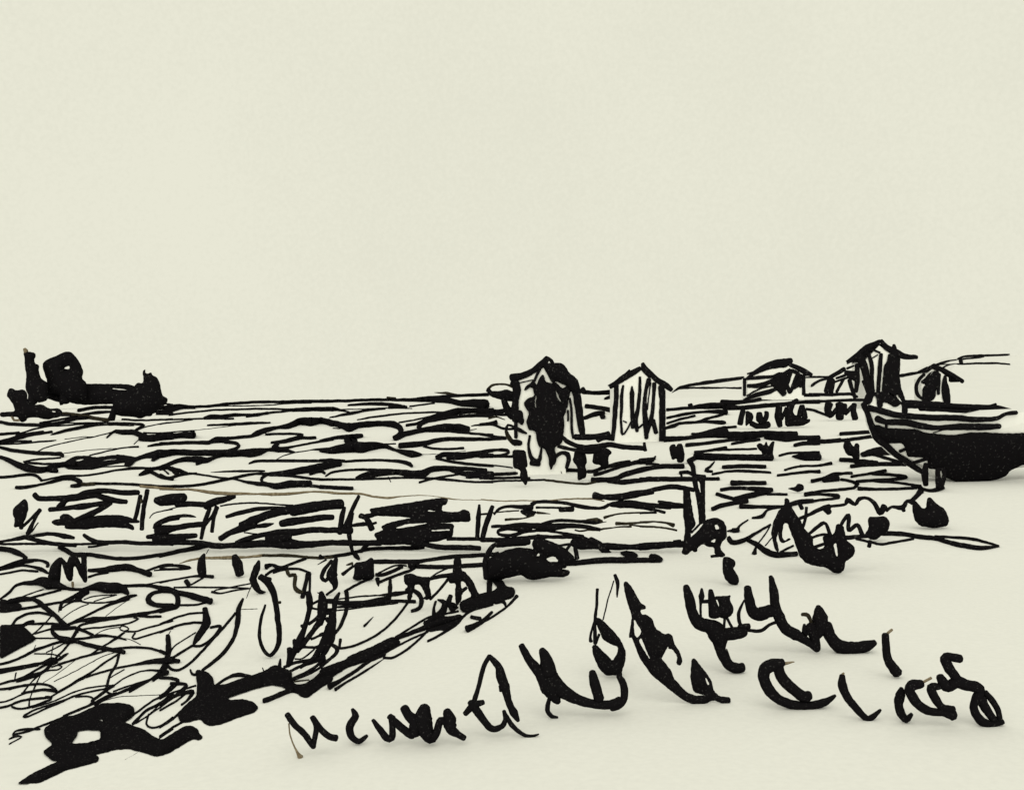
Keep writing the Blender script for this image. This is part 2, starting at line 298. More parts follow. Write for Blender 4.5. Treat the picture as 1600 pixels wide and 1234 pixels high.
DATA = r'''
@0 530
> tall/crown
P 215,125 250,115 325,128 330,165 312,185 322,228 362,238 355,300 385,375 440,400 440,560 380,585 300,575 235,460 248,340 230,235 232,175
b40 228,92,30 240,112
> tall/trunk
60 300,420 300,580,80
> round/crown
P 393,240 425,195 520,158 600,118 650,116 690,150 735,215 772,300 752,360 800,405 800,560 620,575 540,510 430,490 440,385 415,320 | 590,268 640,243 648,270 620,278
> round/trunk
70 600,450 600,570,90
> hedge
P 720,420 830,415 1080,415 1200,420 1260,445 1260,640 1060,600 940,598 830,607 720,600 640,580 590,530 560,500 640,480 | 1040,453 1170,465 1175,472 1045,462
40 410,520,30 500,535,60 570,560,60 570,600,30
P 380,480 420,440 560,470 640,500 620,560 590,570 575,540 520,505 430,505 400,520
> stump/crown
P 1250,430 1275,405 1320,410 1335,370 1320,300 1345,275 1340,310 1365,322 1400,305 1405,335 1450,350 1480,410 1490,480 1505,530 1550,545 1548,580 1520,610 1450,630 1460,670 1290,735 1250,715 1130,710 1050,690 1050,620 1040,560 1200,520
50 1060,650 1030,740,60
> stump/trunk
60 1380,560 1370,690,70
> lshrub
P 82,460 110,455 150,478 220,465 250,500 250,560 300,610 390,605 450,645 540,640 575,665 570,700 540,722 430,740 330,720 250,725 240,755 205,768 175,750 170,715 0,715 0,680 140,670 130,610 95,560 60,520 | 480,662 515,668 512,676 490,675
b20 110,710 130,750 180,750
> meadow
28 0,765 85,782 200,790 350,795 440,790 600,765 700,735 800,725
18 370,775 600,735 850,680 1045,668
16 560,705 700,700 900,685 1045,668
28 725,660 850,635 950,630 1050,630 1060,640
d30 580,690 700,700 850,725 940,740 1000,745
10 600,775 990,770
20 1000,775 1200,780 1330,795,24 1270,830 1240,855
10 1270,845 1350,810 1500,780 1600,768
14 190,870 300,835 440,805 560,800 750,785 1000,770
28 470,882,10 520,868,24 650,835 800,808 900,795,16 1050,790,16 1240,800,10
24 0,880 85,872 175,865
28 150,900 250,880 400,860
22 180,905 300,885 480,855
40 0,955 85,935 150,915 230,900,24
18 0,955 150,945 290,943
14 0,972 85,968 220,962 350,950 480,940 520,935,7
7 600,925 750,905 860,900
10 345,1040 400,1010 560,965 720,930 880,900 1000,870 1070,850
20 990,912,14 1040,865 1080,845
45 1070,852,30 1150,860 1230,860 1300,885 1350,900
60 1300,915,50 1400,915,60 1500,905,55 1600,900,50
14 1330,865 1450,870 1600,865
9 1240,970 1290,925
26 1370,990,16 1450,975 1600,960
12 830,1075 950,1045 1080,1015 1180,1000 1280,995,18
7 590,1055 700,1040 900,1020 1080,1010
14 1240,560 1600,605
30 1440,640 1600,620
20 1440,670 1600,650
20 1450,690 1600,690
16 1130,740 1300,750 1600,740
@0 700
30 0,-8,24 90,15 200,30 330,45,34 450,50 560,55,36 582,72,30
16 560,88 450,97 330,105 220,125
40 0,80,30 90,115 170,155,50 260,185,66 380,202,55 440,190
45 440,190,50 525,212,40
45 430,195 520,165 600,150 700,155
20 230,130 400,145 600,140
P 590,140 640,100 700,75 820,72 880,88 1000,72 1100,60 1200,75 1260,85 1350,50 1430,25 1460,15 1600,15 1600,60 1500,75 1420,120 1395,110 1430,85 1330,85 1250,120 1210,165 1150,165 1160,120 1000,150 860,190 700,190 610,185 | 690,110 770,90 780,106 720,120 | 945,118 980,100 1090,90 1080,102 1000,112
12 920,177 1050,168 1200,165
10 920,160 1150,130
24 0,268 90,264 200,250 300,245 350,262 385,300
17 380,302 500,275 620,255 750,255 850,245 1000,220 1100,200 1250,185,26 1400,185 1500,170,22 1600,135
30 150,365 250,360 380,335,20 500,305 600,280 690,285,34 740,310,45 740,340,40 660,350,26
22 860,328 1100,330 1300,340 1600,362
d30 760,335 870,330
50 1290,248,20 1340,228,45 1400,200,50
30 1400,220 1480,260 1560,280 1600,285
14 1420,200 1500,195 1560,240
36 1560,180 1600,200
@250 600
24 70,200 200,200 320,210,20 450,205 600,185 750,175 900,165 1100,165 1400,160,28 1600,160
10 450,205 700,202 850,200 1000,195 1200,180 1400,175
34 0,268 100,245 200,215 320,215,30
16 0,220 100,225 200,215
16 85,287 200,270 350,255 500,240 700,235 900,228 1100,232 1230,235,20
36 1230,240,30 1350,235 1500,230 1600,232
18 800,302,16 900,285,26 1000,268 1130,255 1240,240
34 410,315,24 470,305,44 580,300 700,285,28 850,285,22 1000,270,24
16 600,322 680,320
14 0,330 200,325 400,320 600,320
11 0,372 150,350 300,330
20 440,382,14 600,375 800,365,26 1020,357,14
6 300,430 450,415 600,395 700,385
45 0,490 100,480 200,475 310,470,64
12 0,456 150,440 320,430
28 0,552 150,545 300,540 450,540,34 520,510,40 650,500 850,480 900,455,50 980,425,45 1100,400 1200,385,50 1300,345,60 1400,348,72 1500,340,50 1600,365,50
20 980,465 1100,460 1250,460 1320,470,26 1300,490,40 1150,530,35 1030,542,20
26 1300,500 1440,497
36 1090,550 1050,590
50 0,650,70 150,630 300,635,50 450,635 600,640,66 750,640,50 850,645,60 930,630,50 1000,608,26 1100,605 1250,630,12
24 600,538 700,545,30 735,570 690,600,30 640,612
26 440,540 600,530 720,550
20 700,622 850,605 1050,605
18 1115,597,30 1250,575 1400,545 1600,510,26
10 1080,695,6 1150,660 1250,635 1400,610 1500,605,26 1600,610,40
24 825,735,14 880,715 1050,710 1300,710 1600,710
36 0,772,30 150,715 250,695,44 380,700,55 430,705,45 520,675,26 650,640
30 340,738 380,722
14 470,815,5 600,810 750,805,20 970,803,14
34 110,780 180,800 260,820,10
20 0,792 80,775 130,780
40 120,790 160,840
26 0,843,34 80,870 150,850 200,835 340,825,16
16 270,825 400,840 550,865 700,880 800,905,24 900,920,34 1000,930,36 1080,945,56 1200,925,60 1370,922,56 1395,912,40
26 1390,940 1500,950 1600,957
24 0,947 200,945 350,935 500,905 650,875 780,845 880,830,20 1000,830,26 1150,822,46 1300,800,60 1450,775,66 1600,738,66
22 1000,835 945,870,28 945,905 985,918
22 1010,840 1150,845 1300,860 1450,880 1600,882
30 1390,828 1480,805 1530,820,14
14 1535,852 1600,812
@500 590
24 0,217 200,215 450,205 700,205 900,205,34 1080,203,50 1200,213,45 1300,235,50 1450,237,70 1530,245,76 1540,268,50
d14 1060,138,5 1180,145,22 1280,162
26 900,195 1100,180,28 1250,167 1400,162 1560,155
d14 620,183 700,190
24 260,255,16 400,245 550,242,30 720,255 800,275,28
30 640,272 780,268
10 180,293 400,290 600,280 850,285
36 0,292 120,290 200,302,16 290,325,12
18 90,370,12 180,350 300,328,28 420,305 600,285
14 830,265 950,250 1060,235
52 0,395 100,415 200,440 270,460,78 350,440,50 450,430 570,425,45 680,432,58 740,465,48 748,510,38 720,545,48 692,560,50
10 120,468 230,470
40 700,560,50 780,525,46 900,495,40 1000,478,46 1150,465,72 1300,462,60 1370,482,56
16 345,390,10 450,370 600,350 800,330 1000,320 1180,320
14 730,415 900,385 1050,355 1180,340
24 800,440 900,425 1000,382,40 1150,340,50 1280,310,56 1400,305,44 1600,310,50
30 915,465,44 935,425,40 1000,405,24 1150,375 1300,357,26 1450,350 1600,350
40 1280,305 1310,330
18 1400,445,8 1480,437 1600,430,26
8 1390,487 1450,475
20 1100,485 1250,500 1400,515 1600,530
34 0,585,22 150,555,30 300,545,45 390,537,34
60 240,575,50 300,600,90 310,560,70
66 0,675,22 80,675,50 150,665,70 300,640,86 400,645,90 500,630,70 600,635,36 700,670,24 850,705 945,712,12
12 590,615 700,612
50 740,628 850,620 980,605,44 1080,580,38 1200,567,34 1350,568,34 1600,568,26
20 960,635 1050,655 1150,660 1330,652
36 1080,740 1150,710,44 1300,710,38 1450,695,34 1600,675,26
36 1180,735 1300,740 1450,717 1600,722
24 1080,745 1180,770 1300,790 1450,805 1600,815
5 940,710 1100,705 1350,675
22 0,765 100,767,36 230,770
60 0,825 100,810,52 180,790,66
22 230,775 400,765 600,765 750,775,30 830,800,38 850,820,28
20 50,912,12 100,880 200,860 350,850 600,855,24 700,870,44 850,890,60 950,890,70 1020,852,50 1120,838,45 1200,840,45 1350,842,34 1540,855,28
20 0,860 45,885
30 340,932 400,900,36 500,880,40 650,880,30 750,872
26 400,925 550,900 700,885
18 0,940 300,940 600,932 800,925 1000,930 1150,940,24 1300,955 1450,965 1600,965
36 1200,850,30 1300,880 1400,895,50 1500,890,50 1600,890,40
36 1360,915 1500,910 1600,928
18 920,970 1000,945 1150,915 1280,895
7 630,915 655,965
32 0,1010 150,1017 300,1023
@750 550
24 0,395 70,395
60 0,485,50 40,487,76 68,490,60
36 0,540 120,550 250,540
24 0,587 100,575 250,580
22 0,668 80,660 150,655,44
d14 80,615 150,600 230,625,8
20 60,660 140,680 230,710 320,710
22 0,758 100,777 240,795
22 0,803 100,805 240,800
22 0,922 120,905 250,908,30 265,930 200,955 0,965
22 0,970 150,965 300,965
12 0,1040 150,1050 300,1072
28 0,1090 55,1090
28 0,1130 150,1130 380,1118 480,1092,30
22 0,1165 200,1165 380,1160 460,1168
50 945,350,56 970,370,40
34 970,370 1080,378 1200,372,40
20 1155,432 1230,405,36
36 980,500 1100,515 1250,545,44
28 960,612 1080,570,44 1150,560
44 1130,580 1140,605
30 755,1110 800,1092 910,1095
30 1000,1105 1060,1102 1150,1065 1250,1042,38 1385,1020,40
26 1060,1132,36 1150,1112 1300,1062 1450,1020,38 1600,995,40
@750 720
16 0,195 200,185 400,180 600,175
d18 600,175 700,187 850,205 1000,210 1080,190
44 1040,175 1100,175 1250,165,36 1350,122 1500,80 1600,62,36
40 1180,180 1300,195 1450,182 1600,165,30
@1000 680
44 0,242,50 80,230 140,215,20
16 120,230 145,195
30 60,262 180,265,10
26 0,335 100,302,34 200,287,40 400,285,40
38 0,410 150,405 350,405 500,405
> marsh
@1010 550
26 190,535 400,515 550,500,50 700,495,54
24 395,495,30 420,485
30 700,470,56 850,465,34 950,455,30 1100,430 1300,405 1600,395,28
36 720,510,50 850,515 950,510 1100,495 1250,485 1400,465,28 1600,460
20 190,610 350,575,26 500,555 650,550,34 740,560,45
20 190,660 300,625 450,590
24 180,702 260,680,34 300,660,24 450,650 550,645 700,650,36 730,650
22 300,660 450,650 550,620 700,580 740,560
P 410,750 500,745 580,720 700,690 740,685 760,740 780,755 600,760 420,770
22 740,697 830,690
40 170,805,50 300,800 450,787,30 600,768,44 800,768,60 950,775,76 1100,755,50 1250,760,50 1390,755,40
30 1100,790 1300,800,56 1400,795,40 1600,790,36
28 370,860,36 500,848 650,830 800,810 1000,795
22 790,850 900,830 1050,810
30 450,930 550,915,22 650,900,26 740,885
18 660,905 850,900 1020,895
50 450,965 600,970,62 800,972 1000,975 1160,975,60
44 390,1012 450,978
40 400,1010 430,1060 440,1130
30 310,1115 380,1110 440,1140
18 320,1120 325,1170
40 440,1150 540,1157
24 0,1165 250,1168 450,1168 670,1170
22 630,1012,10 590,1060 550,1097,30 610,1105,20
34 710,1065 900,1055 1100,1060
20 610,1130 750,1105 900,1100,26 1150,1115
20 1230,960 1320,935 1450,930 1600,925
52 1350,965,12 1450,970,60 1600,970,60
28 1370,862 1450,845,36 1600,845
18 1280,1090 1400,1060 1600,1050
22 1215,1142 1400,1117 1500,1105 1600,1105
@1270 520
22 -60,705 0,715 70,740 150,770
@1330 600
30 -100,460 0,455 100,447 200,440
28 -100,520 0,512 200,482
36 -400,535 -250,530 -100,520
P 80,640 180,600 250,580 350,590 400,640 330,650 200,650 100,670
26 200,650 350,692 460,730,34
36 -100,700 0,705 100,720,46 240,730
34 0,762 100,747 250,740 400,740 500,740
22 80,710 200,715
22 0,857 150,830 320,800,28
26 200,830 400,840 510,860,32 400,880 200,890 50,902
22 200,895 400,910 550,930 640,952,40
24 70,967,36 200,972 400,970 600,960
44 640,960 645,1000
28 630,1000 560,1075
28 640,962 720,985 790,977,34 850,955,40
@1250 720
24 110,187,34 220,160 300,130,40 400,115,22 480,112
36 220,172,50 350,160,50
24 380,170 480,190 530,212,40 500,248 350,265 180,282 50,312,20
22 50,312 200,308 350,322,36 360,340 200,360 60,375 0,385,30
18 0,45 150,45 290,22,30
22 0,107 100,100 180,98,34
@1000 680
36 850,440,46 1000,440 1160,440
30 750,503 850,490 1000,490 1100,500,46 1220,505,40
40 880,590 1000,560,50 1150,530,44 1200,515
32 710,542 800,570 880,590
22 1180,545 1360,545
36 670,682 750,650,40 870,625 990,605,46
28 930,657,40 1100,660 1300,660 1400,650
36 1380,642 1480,615,40 1600,605
36 1530,547 1600,535
22 500,405 730,402,28
13 810,885 900,875,36 920,840,16 1000,780
40 860,880 910,875
18 1040,765 1130,747,34 1180,690 1260,672 1310,660
50 822,945,36 850,990,45 960,970,36 1080,900,24 1210,825,16
12 1210,830 1150,930 1080,1020 1060,1090,44
40 980,960,30 1080,1010,44 1180,1080,56 1280,1105,46 1450,1095,40
18 1300,1080 1420,1020
11 1160,1020 1230,940
@1250 720
38 760,670 950,675 1100,700,40 1250,715,36 1400,760,40 1600,797,42 1700,803,34 1840,788,16
22 1250,700 1400,705 1600,722,28 1840,786,16
> dykegrass
@1010 550
46 240,380,14 320,337,46 450,310,45 600,285 750,265 900,245,36
32 300,345,36 500,340 750,345,36 900,340
18 1480,237 1600,233
@1270 520
22 -10,412 150,410
44 815,405 900,395,52 1000,375,40
34 -5,492 60,450 140,430
@1400 520 8
26 500,400 620,362 780,340 900,325 1050,310 1100,300,10
18 520,395 700,397 900,390,28 1200,385,36 1420,395,22
26 780,330,34 850,297 1000,285 1250,285,36 1420,270,14
40 805,325 815,380
34 575,450 650,412 780,397
'''
DATA += r'''
@0 700
> sh9
P 225,465 250,490 262,560 240,640 215,690 215,750 180,750 175,722 130,735 140,660 115,600 130,550 180,510
24 215,722 290,650 370,572,36
26 370,575 320,660 260,790,44
16 355,690,10 290,775
> fence/rail
@0 700
b22 1300,352 1600,378,18
@250 740
b18 0,142 150,145 300,147 450,170,26 600,182,30 800,185,20 900,187,14 1050,190,26 1200,185,24 1400,167,14 1600,172,18
@500 740
b16 0,165 150,180,20 380,185,16 500,212,16 640,222,18 760,210,10 900,200,8 1050,207,5 1200,230,12 1300,240,6 1600,243,6
@750 720
b10 10,357 200,370 400,367 600,367 850,350,12 1050,352,14 1150,372,10
> fence/sill
@0 700
24 0,865,20 100,850 220,825,40 300,815 400,797,34 500,795,30 600,815,46 685,830
34 240,828 330,850 450,877 560,890 700,900
20 0,887 90,887 300,885 560,887 800,887 1000,878
34 775,803,28 830,840,38 900,865,36 1000,872 1150,870 1300,880 1500,880 1600,885
18 820,915 900,905 1000,888
@250 740
44 0,638 200,635 380,640 500,665,50 650,665 800,655,60 1000,645,64 1200,655,76 1400,652,56 1600,635,44
@500 740
48 0,640,44 200,638 400,640 560,640
30 1180,602 1350,602 1600,607
44 960,650,40 1100,678 1250,682 1400,685 1480,690,40
@750 720
36 10,732 200,730 400,715 550,700 700,705,26 860,700
40 160,770,60 300,768 420,752,60
60 870,745,80 900,780 1000,785,50 1200,790 1400,797,44 1600,785,60
P 870,700 960,695 1040,730 1110,770 1110,810 920,820 890,800
50 1020,730 1100,775,60 1170,845,60 1210,875,44
@1000 680
50 0,1032,60 150,1020,60 300,1010,50 400,1005
30 320,990,40 375,972,20
> bank
@750 720
44 800,948 950,935 1150,918,50 1350,916,50 1600,918,36
40 1580,878 1600,890
P 1290,850 1340,830 1420,840 1470,870 1430,900 1360,890
@1000 680
30 0,1162 150,1150
P 90,1100 150,1100 215,1140 200,1170 0,1165 0,1140 110,1135
> fence/board
@0 700
44 320,430,46 355,465 450,467 560,465,50 700,450 800,412,44 900,397 1000,397,40 1150,412 1280,410
44 580,510 620,470,60 750,450,56 900,440 1000,470,54 1100,490 1170,495,38
38 460,568 540,562 680,548 750,540,56 850,525,44 1000,505
50 540,545,44 590,505
40 1030,510,30 930,565,44 850,605,50 760,640 690,680,50
P 470,685 510,660 560,655 550,630 600,605 660,625 690,655 830,640 960,620 1100,620 1200,640 1240,660 1290,670 1290,690 1180,690 1240,720 1245,760 1180,740 1050,730 900,735 800,750 660,750 600,740 600,710 520,715
> fence/board #2
@0 700
10 1385,645 1420,605 1500,582 1600,568
44 1650,640 1550,660 1480,690 1440,730,50 1500,752,40 1600,747
50 1365,822,36 1450,815,46 1530,825,90
@250 740
70 -40,245,50 0,250,80 100,240,96 200,225,88 225,215,70
45 150,280 280,278 430,288
10 0,350 150,312 250,300
26 0,455,34 80,415,40 200,390 280,390,26 335,402,6
60 -20,530,90 60,515,76 150,500,48 250,480,45 420,465,42
60 -40,600,90 60,590,66 150,582,46 250,578,50 335,570,36
50 0,622 150,612 220,600
> fence/board #3
@250 740
14 560,297 700,277 850,270 1000,277 1150,290 1230,297,24
28 615,398 700,372,36 850,335,38 1000,318,30 1150,312,14
60 750,480,56 850,440,76 1000,380,64 1200,335,70 1230,340,90 1400,310,92 1500,295,84 1680,278,78
40 890,488,30 980,475 1055,460,8
50 1120,460,54 1200,445,66 1400,420,54 1500,405,50 1600,402,46
46 560,600,50 650,545 780,500,66 880,470,60
40 705,638,30 800,602 950,565,40 1100,545,56 1250,540,60 1400,520,50 1600,522,46 1770,525,60
80 1000,590 1080,600,96 1200,575,60
12 780,545 930,562
P 980,560 1200,560 1210,600 1350,640 1200,660 1000,640
> fence/board #4
@500 740
24 290,480 400,465,36 440,470
44 372,388 420,405 460,465,50 480,512,50
22 440,475 520,452
P 455,325 650,295 850,265 1000,240 1160,220 1185,235 1170,285 1130,295 1125,345 1200,355 1290,355 1325,330 1390,355 1395,440 1250,445 1100,455 1240,465 1225,580 1200,590 1100,620 950,640 960,680 870,665 780,650 640,660 510,650 530,610 500,560 540,540 590,520 565,490 620,460 740,430 850,410 770,395 620,390 520,385 460,410 420,405 400,380 480,365 | 695,502 800,467 1000,455 900,477 750,502 | 1000,338 1080,346 1000,349 | 1030,523 1200,513 1200,524 1040,530
> fence/board #5
@750 720
28 480,402,40 520,380 650,378 800,392 950,425,36 1100,437,24 1150,430 1190,405
24 130,492,18 180,442 250,420 350,425,34 480,430,50
18 520,432 750,432
44 740,450,40 860,445
P 370,455 450,450 530,470 500,500 450,522 380,482
d12 0,492 150,475 360,460
d14 530,477,24 650,490,6
d14 235,542,24 400,530,12 500,502
26 110,607 250,600 350,592,40 500,600,50 650,612,66 800,600,44 950,605,36 1110,635,28
28 580,592,40 650,562 750,550 950,560 1100,552,36
d40 990,548,20 1080,545,36 1130,560,24
14 900,562 1050,580 1170,562,6
26 170,672 170,645 250,622,40 400,622,60 480,620
22 170,678 250,690,30 350,672 450,650 600,645 750,665 850,685,30 950,705,44
30 300,692,36 450,640,24
d14 880,640 920,650 1000,640 1100,640
d14 1150,525,24 1250,495 1400,480 1600,480
d18 1120,632 1250,615,10 1400,605
d20 1260,580,28 1400,577 1600,562,12
d16 1380,590,10 1500,605 1600,610
60 1060,320,66 1150,335,44 1300,332 1450,305 1600,285,42
50 1200,405,30 1300,400,64 1400,400,70 1500,412,60 1600,430,60
18 640,700 850,690
@1000 680
38 0,540 100,510 200,487 300,475,44 420,487,40
30 170,610,20 280,645,56 400,655,40
44 0,640 150,652,40 280,665
24 100,680 230,715
18 0,718 150,715
d14 0,800 150,800 250,812,18 310,832,36
d16 0,842 200,852 340,880
> fence/post
@0 700
34 1300,440 1275,560 1250,660
d16 1300,450 1310,500,30
38 1365,390 1345,480 1322,620 1312,750,36
> fence/post #2
@250 740
34 460,320 420,430,40 380,600,28
24 520,300 490,380 420,470,30
32 530,310 500,400 482,535
56 420,300,60 500,262,64 600,235,52 690,210,36
> fence/post #3
@500 740
38 225,312,30 200,420,44 182,550,44
34 190,548 240,470 300,330,36 360,207,28
44 300,365,30 270,480,48 275,600,36 300,715,28
> fence/post #4
@500 740
36 1475,287,18 1468,400,42 1455,585,36
14 1490,377 1550,372
@750 720
42 115,420,32 80,520,44 40,640,44 22,735,40
> gate/post
@1000 680
P 405,480 460,485 465,560 475,640 500,780 520,820 470,880 470,950 440,1010 400,1010 420,880 400,700
34 410,488 500,505
> gate/post #2
@1000 680
P 490,400 520,370 580,370 600,400 600,600 605,800 550,830 540,680 510,520 490,450 | 535,418 550,440 565,540 540,480
> gatebush
@1000 680
P 480,940 560,860 610,780 700,762 770,790 800,850 800,950 750,990 740,1050 790,1110 760,1130 690,1100 690,1030 630,1030 580,1000 530,1040 530,1075 500,1080 480,1060 430,1110 385,1090 400,1050 410,980 | 690,830 720,825 735,865 700,872 | 650,982 700,952 692,995
18 475,900 550,825
24 660,1120 780,1105
@1050 880
P 470,-30 480,-60 520,-60 580,-30 585,20 560,45 600,100 625,160 600,200 540,190 490,140 470,70
> rbush
@1000 680
P 1340,580 1375,590 1390,640 1420,700 1480,780 1540,900 1600,940 1600,1185 1540,1185 1480,1120 1440,1000 1400,900 1370,810 1330,810 1310,930 1340,980 1380,950 1400,960 1320,1000 1290,970 1280,880 1260,960 1290,1080 1250,1060 1215,900 1240,790 1290,690 1340,650
@1250 720
P -10,550 20,600 50,640 110,700 120,790 180,820 230,800 210,690 290,700 330,650 340,580 400,600 420,690 430,740 500,790 510,840 480,890 415,930 410,1000 370,1040 310,1035 250,985 100,960 -10,880 | 310,770 335,760 350,880 335,880
24 60,430 50,530 20,640
34 0,400 20,440
28 0,530 80,500 200,440,36 270,425,50
26 240,440,60 270,475,50
24 270,420 420,400 440,360,46 510,400,30 550,350,34 620,345 690,390,36 740,480,46 780,420,56
24 800,460 850,425 950,430,44 990,372,30 1040,382,45
30 950,430,40 962,462
26 1040,370 1110,290,48
24 90,670 200,582,34 240,582 280,690,36
22 100,712 200,682 260,682
28 380,590 450,502,34 450,640,34 530,592,34 580,690,36
36 420,712 520,702,34 640,690
22 520,720 650,750 750,770 880,750 1050,720
34 640,792 650,742
26 120,800 250,760
> sh1
@1250 720
P 630,520 790,515 830,560 820,640 760,680 700,730 640,720 600,680 640,620
> sh2
@1250 720
P 1050,360 1100,400 1130,440 1170,440 1180,340 1210,335 1250,390 1340,450 1380,540 1365,600 1240,620 1110,600 1060,540 1040,430
> sh3
@1010 550
40 895,540,36 880,600,40 868,665,40
P 920,540 990,570 985,630 950,660 920,690 920,600
36 970,660 1050,690,40 1135,670,44
36 1045,565 1050,620,56 1080,645,40 1110,600 1112,555,30
> sh4
@1010 550
40 1230,500 1220,600,54 1238,685,34
26 1300,520 1250,620
30 1400,440,20 1350,480,40 1320,560,64 1340,620,76
36 1440,500 1415,590
P 1280,600 1340,575 1400,590 1470,620 1520,620 1510,650 1440,680 1290,690
40 1440,500 1470,610
> sh5
@1270 520
44 150,660,60 140,720,50 172,770,40
28 180,760 240,680
60 250,660 250,790,56
40 290,665 290,740
28 300,750 380,665
40 385,660,36 375,720 392,795,44
> sh6
@1010 550
P 1015,870 1050,840 1090,870 1110,820 1130,880 1160,830 1190,825 1170,900 1170,990 1080,990 1075,930
> sh7
@1270 520
P 300,990 325,965 350,1020 380,1060 400,1020 430,1030 430,1190 390,1200 370,1140 320,1130 278,1050
> sh8
@1000 680
P 1360,492 1440,480 1460,445 1510,460 1520,500 1470,525 1420,510
> stub
@1010 550
P 215,870 260,850 275,880 290,850 330,850 355,960 340,1020 290,1020 280,980 240,1000 220,940
> hutbush
@750 550
P 60,350 110,365 180,365 240,345 310,370 320,460 200,440 100,410
d16 70,350,24 110,310,20 180,296 250,302 310,325,26
30 75,350,40 110,385,30
40 215,430 240,500,56 270,560,70 300,600,60
d26 240,730 260,780,36 310,840,40 400,880,30
20 240,720,26 260,675 310,690
> hut1/wall_detail
P 600,100 660,110 700,100 760,105 800,150 830,200 880,230 910,270 930,360 930,400 900,400 840,360 800,310 750,290 700,262 680,300 640,230 590,140
P 690,270 760,340 800,320 840,340 820,440 770,500 700,330
26 560,148 530,205 503,265
12 360,288 420,272 490,258
P 405,355 430,315 470,288 490,262 512,285 520,315 495,335 460,320 430,350
58 330,290,80 340,350,84 330,450,60 320,540,80 330,640,36 332,790,34
P 290,540 390,540 400,600 410,640 390,680 350,640 300,650
28 310,690 370,722,40 430,752,20
60 810,340,60 790,420,70 780,500,70
24 830,430 845,520 850,700,28 862,795,24
20 815,540 815,635
70 880,330,90 900,420,78 920,560,74 938,700,70 955,785,50
> hut1/doorway
P 572,212 590,215 600,270 640,290 690,290 700,330 760,420 800,440 800,540 770,600 780,650 770,760 760,840 720,860 690,880 690,920 710,950 700,1030 670,1050 660,1095 640,1040 640,980 600,890 550,880 530,830 520,740 490,720 450,720 430,640 460,560 400,480 440,430 510,410 490,330 530,300 550,250 | 515,402 526,410 514,460 522,522 506,500 | 692,345 755,425 755,470 720,430
> hut1/roof
70 300,240,84 400,215,66 480,180,56 560,120,70 622,62,60
28 630,55 660,80,36 672,110,40
40 295,290,50 330,300,60
> hut1/leg
P 280,820 320,810 390,820 390,860 320,862
26 460,775 450,880 470,970,44 500,1005,54 548,1000,44 568,890,18
50 475,1025 545,1035
40 700,965 760,930,34 810,945,50 820,1000,46 802,1070,34
> hutfoot
P 300,905 420,910 440,1060 420,1070 440,1120 440,1180 425,1240 370,1160 380,1090 310,1070
> hutpost
P 880,910 940,905 970,930 990,1010 970,1060 990,1100 980,1160 920,1185 905,1180 905,1060 860,1010
> hutshrub
P 1060,900 1180,890 1225,930 1185,960 1190,1060 1150,1095 1110,1040 1040,1030
> board
50 885,785 1000,787 1100,782 1190,765,60
50 1090,812 1150,780,60 1205,790,50
26 765,785 800,822,40 900,870,36 1000,888,56 1100,872,46 1200,857,44 1350,880,40 1520,890,40
22 1520,840 1530,910,30
30 725,870 800,890 900,910 1000,922,40 1100,900,60
> hut2/roof
@900 550 8
60 430,440,44 560,345,84 680,275,84 800,205,56
24 490,390 670,225
80 835,145,46 855,210,90 930,290,84
70 860,200,70 1000,335,72 1130,420,84 1190,470,60
> hut2/plank
@900 550 8
58 505,420,66 503,600,62 490,720,70 480,850,62 468,1000,56 455,1095,50
36 590,420,30 570,560,46 570,700,44 562,850,34 580,1025,34 630,980,24 690,865,18
16 590,860 632,880,20
54 700,430,20 700,520,64 702,700,56 712,940,56
40 800,315,34 797,500,46 775,700,50 745,850,64 765,985,46
28 765,965 830,905
50 910,345,64 870,500,44 858,700,60 872,900,80 880,1070,56
22 930,380 910,560,16 890,720
44 890,1010 935,880
56 980,395,56 970,550,44 955,750,50 930,890,60
56 960,860,70 1000,1005,56
84 1065,440,90 1080,600,84 1080,800,84 1080,1000,90 1080,1110,96
> hut3/roof
@1010 550
60 925,245,20 990,200,40 1100,140,64 1200,110,84 1280,100,84 1340,78,50
36 1330,115 1400,145,48 1480,190,52 1530,208,32
> hut3/wall_detail
@1010 550
50 1180,225,30 1250,215,60 1270,290,70 1265,390,44
56 1170,280 1220,320,70 1275,385
60 1215,240,60 1230,310,80 1245,350
36 1240,230 1330,175 1400,195
30 1290,205 1295,290 1330,370,44
44 1335,195,36 1310,260 1290,330
30 1405,195,34 1370,270 1340,360
40 1435,215,30 1400,290,56 1360,330
30 1400,190 1430,230 1425,320
36 910,250 908,400,30
28 930,248 1050,235,36 1220,220 1330,165
34 940,312 1050,308,46 1150,272,40 1215,250
30 900,440,18 1000,402,44 1150,362,44 1200,345
16 930,405 1050,340 1180,312
30 1455,215 1458,390,34
20 1400,320 1430,230
> house/roof
@1270 520
60 622,78,40 540,118,66 480,145,60 410,210,56 320,282,22
66 635,75,44 680,132,64 760,175,80 850,218,66 960,225,46
40 752,115,36 755,200,100
24 490,150 560,158 620,182
> house/wall_detail
@1270 520
84 430,215,90 470,300,90 500,420,80 535,560,56
44 520,205,40 545,300,48 548,420,44 550,540,60
44 632,200,40 622,320,50 605,540,44
14 530,245 600,205
P 700,190 810,230 800,400 820,520 860,640 830,640 780,560 760,610 700,580 640,560 660,300 690,270
P 500,560 700,540 760,560 790,620 830,650 760,690 700,650 650,640 640,690 600,690 590,590 560,578 545,650 490,670 460,660 480,600
> house/lean_to
@1270 520
50 290,335,50 230,372,50 150,415,44
P 150,410 210,430 190,540 180,600 160,550 100,555 130,440
30 220,420 420,350
34 285,430 222,545
70 340,395 400,420
44 340,440,50 370,540 390,595,44
56 412,300 412,450 400,540,44
44 470,450 515,560
70 310,370,60 400,385
20 320,330,30 380,305
